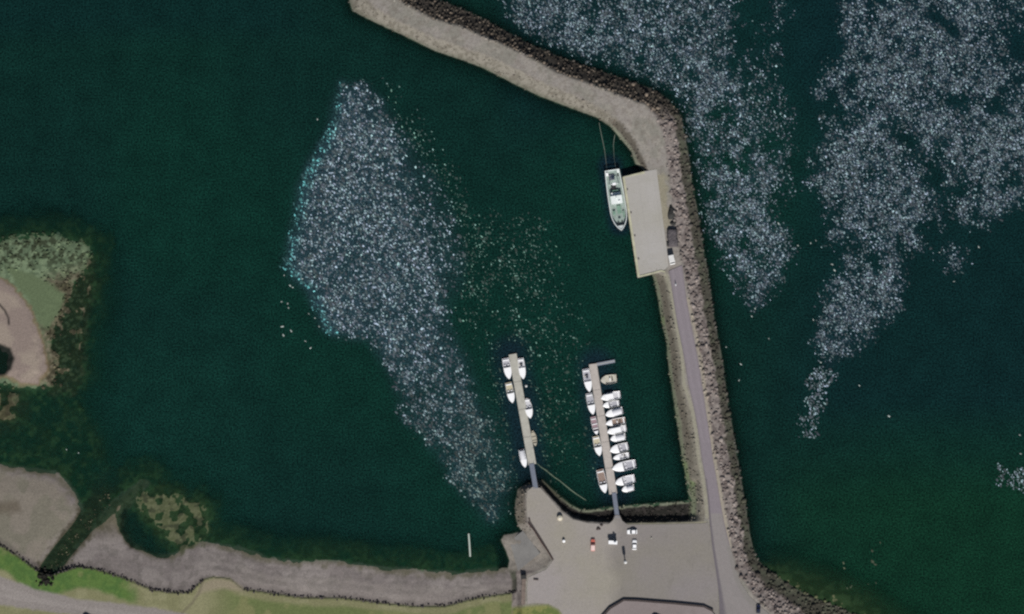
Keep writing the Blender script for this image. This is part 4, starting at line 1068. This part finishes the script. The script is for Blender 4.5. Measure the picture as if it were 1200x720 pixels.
boat('white boat with brown wooden cockpit at the innermost left berth of the longer pontoon', (702.8, 550.5), (709.2, 578), 8.4, 'cuddy', 'brown_floor', 'white', group=GB, tc=.64)
boat('beige grey boat alone just below the T shaped arm of the longer pontoon', (722.6, 443.6), (703.6, 446.2), 9.4, 'console', 'beige', 'beige', 'beige', dbl=False, tc=.70, group=GB)
boat('white cabin boat first below the gap under the beige boat on the longer pontoon', (727.0, 462.4), (703.8, 467.0), 8.4, 'cabin', 'pale_floor', group=GB, tc=.5)
boat('small white boat with grey stern touching the cabin boat above it on the longer pontoon', (725.8, 472.3), (706.0, 475.8), 6.8, 'cuddy', 'grey_floor', 'offwhite', group=GB, tc=.62)
boat('white boat with pale canvas cover, third below the empty berth on the longer pontoon', (729.8, 480.8), (709.2, 486.6), 8.0, 'canopy', 'grey_floor', group=GB, tc=.55)
boat('white boat with dark open cockpit in the middle of the row on the longer pontoon', (732.8, 492.4), (709.4, 497.0), 7.0, 'console', 'brown_floor', group=GB, tc=.66)
boat('long white cabin boat in the middle of the row below the dark cockpit boat', (734.0, 501.8), (711.2, 506.8), 8.2, 'cabin', 'pale_floor', 'offwhite', group=GB, tc=.42)
boat('short white boat with covered bow just below the long cabin boat', (733.0, 511.6), (715.0, 515.0), 7.4, 'canopy', 'pale_floor', group=GB, tc=.6)
boat('grey sterned white boat above the tiny white boat on the longer pontoon', (736.2, 522.8), (714.4, 528.6), 9.2, 'cuddy', 'grey_floor', 'offwhite', group=GB, tc=.52)
boat('tiny white boat squeezed above the largest boat on the longer pontoon', (737.2, 533.0), (718.2, 537.4), 6.0, 'console', 'pale_floor', group=GB, tc=.6)
boat('largest white motorboat of the longer pontoon, with wide grey cockpit', (745.0, 543.4), (717.0, 549.6), 9.8, 'cuddy', 'grey_floor', group=GB, tc=.52, F=.9)
boat('white boat with pale grey open stern, upper of the inner pair on the longer pontoon', (743.8, 560.4), (720.6, 566.4), 9.0, 'cuddy', 'pale_floor', group=GB, tc=.60)
boat('small white boat lowest in the row nearest the gangway of the longer pontoon', (743.0, 571.0), (728.4, 574.6), 6.8, 'canopy', 'pale_floor', group=GB, tc=.55, motor=False)

# ================================================================== FISHING BOAT
a = Vector(W(717.0, 199.6)); b = Vector(W(728.0, 270.2)); d = b - a; LF = d.length; BF = 19.6 * S
fb = tag(empty('fishing_boat', tuple((a + b) / 2), math.atan2(d.y, d.x) - math.pi / 2), 'pale green and white fishing boat moored alongside the concrete quay', 'fishing boat')


def ff(s):
    f = .86 + .14 * math.sin(min(s / .5, 1) * math.pi / 2)
    if s > .62: f *= max(0, 1 - ((s - .62) / .38) ** 2.7) ** .85
    return f


NS = 25; st = [i / (NS - 1) for i in range(NS)]; yf_ = lambda s: (s - .5) * LF; zs_ = lambda s: 2.1 + 1.6 * max(0, s - .45) ** 2 * 3 + .3 * (1 - s) ** 2
dk = 1.25
rows = []
for s in st:
    h = max(ff(s) * BF / 2, .04); hi = max(h - .28, .02); g = zs_(s); dz = dk + max(0, s - .6) * 1.6
    rows.append([(-hi, yf_(s), dz - .05), (-hi, yf_(s), g), (-h, yf_(s), g), (-h * .98, yf_(s), .9), (-h * .86, yf_(s), -.4), (0, yf_(s), -1.8), (h * .86, yf_(s), -.4), (h * .98, yf_(s), .9), (h, yf_(s), g), (hi, yf_(s), g), (hi, yf_(s), dz - .05)])
k = len(rows[0]); vs = [v for r_ in rows for v in r_]; fs = []
for i in range(NS - 1):
    for j in range(k - 1): fs.append((i * k + j, i * k + j + 1, (i + 1) * k + j + 1, (i + 1) * k + j))
fs.append(tuple(range(k)))
MB().add(vs, fs).build('hull', M['ship_hull'], fb)
vs = []; fs = []
for s in st:
    h = max(ff(s) * BF / 2 - .27, .02); vs += [(-h, yf_(s) + (.2 if s == 0 else 0), dk + max(0, s - .6) * 1.6), (h, yf_(s) + (.2 if s == 0 else 0), dk + max(0, s - .6) * 1.6)]
for i in range(NS - 1): fs.append((2 * i, 2 * i + 1, 2 * i + 3, 2 * i + 2))
MB().add(vs, fs).build('deck', M['ship_deck'], fb)
rm = MB()
for sx in (-1, 1):
    rm.tube([(sx * (max(ff(s) * BF / 2, .05) - .14), yf_(s), zs_(s) + .06) for s in st], .2, 6)
rm.tube([(-(ff(0) * BF / 2 - .14), yf_(0) + .1, zs_(0) + .06), (ff(0) * BF / 2 - .14, yf_(0) + .1, zs_(0) + .06)], .22, 6)
rm.build('bulwark_rail', M['ship_white'], fb)
Y0 = yf_
wh = MB().box(.1, Y0(.495), dk + 1.5, BF * .66, LF * .13, 2.9, 0, .92).build('wheelhouse', M['ship_white'], fb)
MB().box(.1, Y0(.495), dk + 3.02, BF * .68, LF * .135, .14).build('roof', M['ship_white'], wh)
MB().box(.1, Y0(.495) + LF * .0625, dk + 2.2, BF * .54, .12, .7).build('window', M['glass'], wh)
for sx in (-1, 1): MB().box(.1 + sx * BF * .312, Y0(.50), dk + 2.2, .12, LF * .09, .7).build('window', M['glass'], wh)
MB().box(-.2, Y0(.40), dk + .9, BF * .5, LF * .06, 1.8, 0, .95).build('deckhouse', M['ship_white'], fb)
MB().box(1.5, Y0(.40), dk + 1.1, .8, 1.6, 2.2, 0, .8).build('funnel', M['white'], fb)
ms = MB().tube([(.1, Y0(.47), dk + 3), (.1, Y0(.46), dk + 6.5)], [.13, .06], 8).build('mast', M['ship_white'], fb)
MB().tube([(-.9, Y0(.465), dk + 5.2), (1.1, Y0(.465), dk + 5.2)], .05, 6).build('crosstree', M['ship_white'], ms)
MB().lathe(-.9, Y0(.52), [(.32, dk + 3.1), (.34, dk + 3.3), (.22, dk + 3.6), (.05, dk + 3.7)], 12).build('radar_dome', M['white'], fb)
MB().box(.4, Y0(.285), dk + .25, 1.9, 2.4, .5).build('hatch', M['black'], fb)
MB().box(.0, Y0(.345), dk + .5, 2.6, .7, 1.0).build('net_drum', M['ship_green'], fb)
gb = MB()
for sx in (-1, 1): gb.tube([(sx * 1.9, Y0(.235), dk), (sx * 1.3, Y0(.235), dk + 3.6)], .13, 6)
gb.tube([(-1.35, Y0(.235), dk + 3.6), (1.35, Y0(.235), dk + 3.6)], .16, 6)
gb.build('gantry', M['ship_white'], fb)
MB().box(.1, Y0(.235), dk + 3.55, 1.3, 1.0, .6).build('net_block', M['white'], fb)
MB().box(-2.0, Y0(.10), dk + .4, .6, .8, .8).build('winch', M['black'], fb)
MB().box(2.1, Y0(.06), dk + .45, .9, 1.3, .9).build('raft_case', M['white'], fb)
MB().box(-2.3, Y0(.035), dk + .45, 1.1, 1.1, .9).build('fish_bin', M['ship_white'], fb)
MB().box(.6, Y0(.12), dk + .3, 2.2, 2.2, .5).build('sorting_table', M['steel'], fb)
MB().box(-.4, Y0(.66), dk + .35, 1.6, 3.2, .6).build('fish_hold_cover', M['ship_green'], fb)
MB().box(1.7, Y0(.70), dk + .5, 1.0, 1.6, .9).build('net_crate', M['ship_green'], fb)
MB().box(-1.9, Y0(.74), dk + .45, .6, 2.6, .5).build('pipe_rack', M['ship_green'], fb)
for sx in (-1, 1): MB().box(sx * .75 - .1, Y0(.885), dk + .95, .5, .9, .5).build('fairlead', M['black'], fb)
MB().lathe(0, Y0(.82), [(.45, dk + .4), (.35, dk + .7), (.35, dk + 1.1), (.5, dk + 1.2)], 10).build('windlass', M['ship_deck'], fb)
bowv = [(-(ff(.92) * BF / 2 - .15), Y0(.92), zs_(.92) - .1), ((ff(.92) * BF / 2 - .15), Y0(.92), zs_(.92) - .1), (0, Y0(.995), zs_(1) - .05)]
MB().prism([v[:2] for v in bowv], [v[2] - .2 for v in bowv], [v[2] for v in bowv]).build('bow_deck', M['ship_white'], fb)

# ropes, boom and log
o = MB().tube([W(702.0, 144, .9), W(703.5, 152, .10), W(706, 164, .06), W(708.5, 176, .08), W(710.5, 193, .7), W(711, 199, 1.9)], [.06, .08, .10, .09, .05, .04], 6).build('mooring_rope', M['rope']); tag(o, 'long pale mooring rope from the breakwater to the fishing boat stern', 'rope', 'mooring ropes')
o = MB().tube([W(720.5, 158, .8), W(719.5, 164, .08), W(718.8, 170, .06), W(719.6, 186, .5), W(722, 199.5, 1.9)], [.07, .09, .08, .035, .035], 6).build('mooring_rope', M['rope']); tag(o, 'short faint mooring rope right of the longer one at the fishing boat stern', 'rope', 'mooring ropes')
bpts = [(629, 543), (634, 547.5), (639.5, 551), (645, 555.5), (650, 559.5), (656, 563.5), (662, 568.5), (668, 573.5), (674, 578), (680, 582), (687, 586.5)]
o = MB().tube([W(x_, y_, .10) for x_, y_ in bpts], [.12, .18, .21, .24, .21, .18, .24, .24, .21, .2, .14], 8).build('floating_boom', M['boom']); tag(o, 'thin weedy floating boom running diagonally between the two gangways', 'boom')
o = MB().tube([W(549.2, 625.5, .16), W(550.2, 639, .16), W(551.0, 652.5, .16)], [.34, .38, .36], 10).build('floating_pipe', M['log']); tag(o, 'short pale floating pipe in shallow water near the beach', 'pipe')
wx, wy, _ = W(616.6, 452.5); by = MB().lathe(wx, wy, [(.05, -.3), (.40, -.15), (.52, .1), (.40, .42), (.12, .55), (.06, .75)], 12).build('mooring_buoy', M['offwhite']); tag(by, 'small pale mooring buoy off the right side of the shorter pontoon', 'buoy')


# ================================================================== VEHICLES
def car(label, cpos, heading_px, length=4.2, width=1.75, hgt=1.45, paint='white', z=YZ, cat='car', name='parked_car', roof=None, van=False, bed=None, group='cars parked in the harbour area'):
    d = Vector((heading_px[0], -heading_px[1])).normalized()
    t = tag(empty(name, W(cpos[0], cpos[1], z), math.atan2(d.y, d.x) - math.pi / 2), label, cat, group)
    L2, w = length / 2, width / 2

    def loft(profile, mat, nm, par):
        """profile: (y, z_low, z_high, half width low, half width high)"""
        m = MB(); vs = []; fs = []
        for (y, z0, z1, a0, a1) in profile:
            vs += [(-a0, y, z0), (-a0, y, z0 + (z1 - z0) * .6), (-a1, y, z1 - .02), (-a1 * .8, y, z1 + .02), (a1 * .8, y, z1 + .02), (a1, y, z1 - .02), (a0, y, z0 + (z1 - z0) * .6), (a0, y, z0)]
        for i in range(len(profile) - 1):
            for j in range(8): fs.append((i * 8 + j, (i + 1) * 8 + j, (i + 1) * 8 + (j + 1) % 8, i * 8 + (j + 1) % 8))
        fs.append(tuple(range(8))); fs.append(tuple((len(profile) - 1) * 8 + 7 - j for j in range(8)))
        return m.add(vs, fs).build(nm, mat, par)
    sh = hgt * .60
    if van:
        loft([(-L2, .3, hgt - .12, w, w * .92), (-L2 + .1, .25, hgt, w, w * .94), (L2 * .42, .25, hgt, w, w * .94), (L2 * .5, .25, hgt - .08, w, w * .92)], M[paint], 'body', t)
        loft([(L2 * .5, .25, hgt - .12, w, w * .9), (L2 * .78, .25, sh + .02, w, w * .9), (L2 * .97, .28, sh - .16, w * .95, w * .84), (L2, .32, sh - .32, w * .9, w * .8)], M[paint], 'bonnet', t)
        m = MB(); m.add([(-w * .8, L2 * .53, hgt - .12), (w * .8, L2 * .53, hgt - .12), (w * .82, L2 * .80, sh + .06), (-w * .82, L2 * .80, sh + .06)], [(0, 3, 2, 1)]); m.build('windscreen', M['glass'], t)
    else:
        loft([(-L2, .35, sh - .15, w * .86, w * .80), (-L2 + .18, .25, sh, w * .97, w * .92), (-L2 * .3, .22, sh + .03, w, w * .94), (L2 * .35, .22, sh, w, w * .94), (L2 * .8, .25, sh - .10, w * .96, w * .86), (L2, .35, sh - .28, w * .82, w * .74)], M[paint], 'body', t)
        y0, y1 = (-L2 + .35, L2 * .42) if not bed else (-L2 * .02, L2 * .48)
        gl = loft([(y0, sh - .1, sh + .05, w * .86, w * .80), (y0 + .45, sh - .1, hgt - .03, w * .9, w * .74), (y1 - .75, sh - .1, hgt - .02, w * .9, w * .74), (y1, sh - .1, sh + .04, w * .88, w * .8)], M['glass'], 'windows', t)
        MB().box(0, (y0 + y1 - .28) / 2, hgt + .005, w * 1.50, (y1 - y0) - 1.05, .07).build('roof', M[roof or paint], t)
        if bed:
            MB().box(0, (-L2 + .12 + y0) / 2, sh + .07, w * 1.75, y0 + L2 - .25, .14).build('load_bed', M[bed], t)
    for sx in (-1, 1):
        for sy in (-.62, .62):
            wl = MB(); wl.tube([(sx * (w - .20), sy * L2, .32), (sx * (w + .01), sy * L2, .32)], .32, 14); wo_ = wl.build('wheel', M['rubber'], t)
            MB().tube([(sx * (w - .05), sy * L2, .32), (sx * (w + .02), sy * L2, .32)], .19, 10).build('rim', M['steel'], wo_)
        MB().box(sx * w * .62, L2 - .10, sh - .30, .34, .12, .15).build('headlight', M['canvas'], t)
        MB().box(sx * (w + .07), L2 * .36, sh + .06, .18, .12, .14).build('wing_mirror', M[paint], t)
    return t


car('white car parked sideways beside the gangway landing', (740.4, 622.8), (-1, .03), 3.9, 1.72, 1.5, 'white')
car('white car parked lengthwise just below the sideways white car', (743.2, 638), (0.03, -1), 3.8, 1.8, 1.5, 'white')
car('orange red pickup with pale pink load bed standing in the yard', (694.6, 638.2), (.02, -1), 4.6, 1.75, 1.65, 'red', roof='red', bed='pink', cat='pickup', name='pickup')
car('dark navy car on the road near the bottom right rocks', (888, 713), (.06, -1), 3.3, 1.6, 1.5, 'navy')
car('dark car half outside the bottom edge on the pinkish platform', (769.5, 723), (1, .1), 4.0, 1.7, 1.5, 'navy', z=YZ + .75)
car('dark car at the very bottom of the lower left road', (103.5, 723.5), (1, .2), 3.8, 1.7, 1.45, 'navy', z=float(hz(np.array([103.5]), np.array([723.5]))[0]) + .02)
car('white boxy van parked at the foot of the quay beside the road', (786.6, 304.8), (.22, 1), 3.8, 2.2, 2.9, 'offwhite', z=QT, cat='van', name='parked_van', van=True, group='vans parked on the breakwater')

# dark gear stacks by the quay
gs = tag(empty('gear_stack', W(787.2, 279, 3.3)), 'wide dark tarpaulin covered gear stack north of the white van', 'gear stack')
gm = MB(); vs = []; fs = []; gxn, gyn = 9, 14
for j in range(gyn):
    for i in range(gxn):
        u = i / (gxn - 1) * 2 - 1; v = j / (gyn - 1) * 2 - 1
        e = (1 - abs(u) ** 6) * (1 - abs(v) ** 8)
        vs.append((u * 2.05 + .06 * random.uniform(-1, 1) + (0.35 if v < -.2 else 0), v * 3.6 + .06 * random.uniform(-1, 1), 1.75 * e ** .5 + .12 * random.uniform(-1, 1) * e))
for j in range(gyn - 1):
    for i in range(gxn - 1): fs.append((j * gxn + i, j * gxn + i + 1, (j + 1) * gxn + i + 1, (j + 1) * gxn + i))
gm.add(vs, fs).build('tarpaulin', M['dkgrey'], gs)
for (x_, y_) in ((-1.6, -2.6), (1.7, -2.6), (-1.5, 2.4), (1.5, 2.4)): MB().box(x_, y_, .4, .9, 1.2, .8).build('crate', M['net'], gs)


def heap(name, label, px, py, rx, ry, h, mat, z=YZ, cat='net heap', seed=1):
    rr = random.Random(seed); m = MB(); vs = []; fs = []; n = 16; R = 6
    for k in range(R + 1):
        f = k / R
        for i in range(n):
            a_ = 2 * math.pi * i / n; q = (1 - f) ** .8 * (1 + .16 * math.sin(3 * a_ + seed) + .10 * rr.uniform(-1, 1))
            vs.append((rx * q * math.cos(a_), ry * q * math.sin(a_), h * (math.sin(f * math.pi / 2) + .10 * rr.uniform(-1, 1) * (0 < k)) - .03 * (k == 0)))
    for k in range(R):
        for i in range(n): fs.append((k * n + i, k * n + (i + 1) % n, (k + 1) * n + (i + 1) % n, (k + 1) * n + i))
    fs.append(tuple(R * n + i for i in range(n)))
    wx, wy, _ = W(px, py); m.add([(x + wx, y + wy, zz + z) for x, y, zz in vs], fs)
    return tag(m.build(name, mat), label, cat)


heap('net_heap', 'long narrow dark net heap lying on the breakwater above the tarpaulin stack', 786.3, 250, 1.4, 2.9, 1.6, M['net'], float(hz(np.array([786.3]), np.array([250.]))[0]) + .05, seed=3)
heap('net_heap', 'small round dark net heap between the long heap and the tarpaulin stack', 788.4, 262, 1.35, .95, 1.2, M['net'], float(hz(np.array([788.6]), np.array([262.]))[0]) - .1, seed=5)
heap('rubble_pile', 'low dark pile on the yard edge left of the gangway landing', 701, 619, .95, .75, .55, M['dark_stone'], YZ, 'pile', 9)
heap('rubble_pile', 'tiny dark pile up and right of the low pile by the gangway landing', 704.6, 614.8, .7, .5, .4, M['dark_stone'], YZ, 'pile', 12)
wx, wy, _ = W(656, 606.5); tk = tag(empty('water_tank', (wx, wy, YZ)), 'cream round tank on the yard near the basin slope', 'tank')
MB().lathe(0, 0, [(1.05, 0), (1.1, .15), (1.1, 1.2), (.95, 1.5), (.5, 1.68), (.2, 1.72)], 20).build('body', M['cream'], tk)
MB().lathe(0, 0, [(.24, 1.70), (.24, 1.84), (.18, 1.88)], 12).build('lid', M['canvas'], tk)
wx, wy, _ = W(660.6, 633.6); bn = tag(empty('bin', (wx, wy, YZ)), 'small white bin alone in the middle of the yard', 'bin')
MB().lathe(0, 0, [(.48, 0), (.55, .9), (.6, .95), (.5, 1.08), (.1, 1.15)], 14).build('body', M['white'], bn)
MB().tube([(-.3, .35, 1.05), (-.3, .5, 1.15), (.3, .5, 1.15), (.3, .35, 1.05)], .04, 6).build('handle', M['black'], bn)
wx, wy, _ = W(763, 630); o = MB().lathe(wx, wy, [(.3, YZ), (.34, YZ + .1), (.2, YZ + .5), (.1, YZ + .55)], 12).build('bollard', M['deck_a']); tag(o, 'small pale bollard on the open right part of the yard', 'bollard')

# white hut by the gangway
wx, wy, _ = W(717.8, 634.8); ht = tag(empty('kiosk', (wx, wy, YZ), math.radians(-3)), 'white topped kiosk between the orange pickup and the white cars', 'kiosk')
MB().box(0, 0, 1.25, 3.0, 1.1, 2.5).build('wall', M['offwhite'], ht)
rv2 = [(-1.7, -.72, 2.35), (1.7, -.72, 2.9), (1.7, .66, 2.9), (-1.7, .66, 2.35)]
MB().prism([v[:2] for v in rv2], [v[2] for v in rv2], [v[2] + .12 for v in rv2]).build('roof', M['white'], ht)
MB().box(.6, -.56, 1.05, .8, .06, 2.0).build('door', M['galv'], ht)
MB().box(-.7, -.56, 1.6, .9, .06, .7).build('window', M['glass'], ht)
MB().box(.75, .25, 3.35, .9, .35, 1.3, 0, .7).build('vent_tower', M['galv'], ht)


def lamp(label, px, py, h, az, z=YZ, head=1.0):
    wx, wy, _ = W(px, py); t = tag(empty('lamp_post', (wx, wy, z), az), label, 'lamp post', 'lamp posts of the harbour')
    MB().lathe(0, 0, [(.30, 0), (.32, .25), (.16, .4), (.13, .6), (.11, h * .5), (.09, h)], 12).build('pole', M['galv'], t)
    MB().lathe(0, 0, [(.42, 0), (.42, .18), (.36, .25)], 12).build('base', M['deck_a'], t)
    MB().tube([(0, 0, h - .05), (0, .3, h + .12), (0, .8 * head, h + .16)], .06, 6).build('arm', M['galv'], t)
    MB().box(0, .95 * head, h + .14, .42 * head, .95 * head, .18).build('lamp_head', M['white'], t)
    return t


wx, wy, _ = W(732.2, 657.4); bc = tag(empty('beacon', (wx, wy, YZ)), 'slim white topped beacon column in the yard, casting a long shadow', 'beacon')
MB().lathe(0, 0, [(.50, 0), (.50, .3), (.22, .45), (.20, 2.2), (.30, 2.8)], 14).build('column', M['galv'], bc)
MB().lathe(0, 0, [(.30, 2.8), (.58, 3.2), (.60, 5.2), (.52, 5.6)], 14).build('lantern', M['glass'], bc)
MB().lathe(0, 0, [(.62, 5.6), (.62, 5.75), (.35, 6.0), (.08, 6.1)], 14).build('cap', M['offwhite'], bc)
lamp('short lamp post standing on the upper end of the breakwater road', 791.3, 332.8, 1.6, math.pi, head=.6)

# ================================================================== CAMERA, LIGHT, SKY
cam = bpy.data.cameras.new('camera'); co = bpy.data.objects.new('camera', cam); col.objects.link(co)
HC = 1500.0
co.location = (0, 0, HC); co.rotation_euler = (0, 0, 0)
cam.sensor_width = 36; cam.lens = 36 * HC / (1200 * S); cam.clip_start = 10; cam.clip_end = 20000
scene.camera = co

EL = math.radians(46); az = Vector((0.13, -1.0, 0)).normalized()
to_sun = Vector((az.x * math.cos(EL), az.y * math.cos(EL), math.sin(EL)))
sl = bpy.data.lights.new('sun', 'SUN'); sl.energy = 4.5; sl.angle = math.radians(.53); sl.color = (1.0, .965, .92)
so_ = bpy.data.objects.new('sun', sl); col.objects.link(so_); so_.rotation_euler = to_sun.to_track_quat('Z', 'Y').to_euler(); so_.location = (0, -100, 300)
wd = bpy.data.worlds.new('World'); scene.world = wd; wd.use_nodes = True
nt = wd.node_tree; sk = nt.nodes.new('ShaderNodeTexSky'); sk.sky_type = 'NISHITA'; sk.sun_disc = False
sk.sun_elevation = EL; sk.sun_rotation = math.atan2(az.x, az.y)
nt.links.new(sk.outputs[0], nt.nodes['Background'].inputs[0]); nt.nodes['Background'].inputs[1].default_value = .055

vs_ = scene.view_settings; vs_.view_transform = 'Standard'; vs_.look = 'None'; vs_.gamma = 1; vs_.exposure = 0; vs_.use_curve_mapping = False
scene.render.engine = 'CYCLES'
cy = scene.cycles
cy.use_denoising = False; cy.max_bounces = 5; cy.transparent_max_bounces = 6; cy.pixel_filter_type = 'BLACKMAN_HARRIS'; cy.filter_width = 2.3
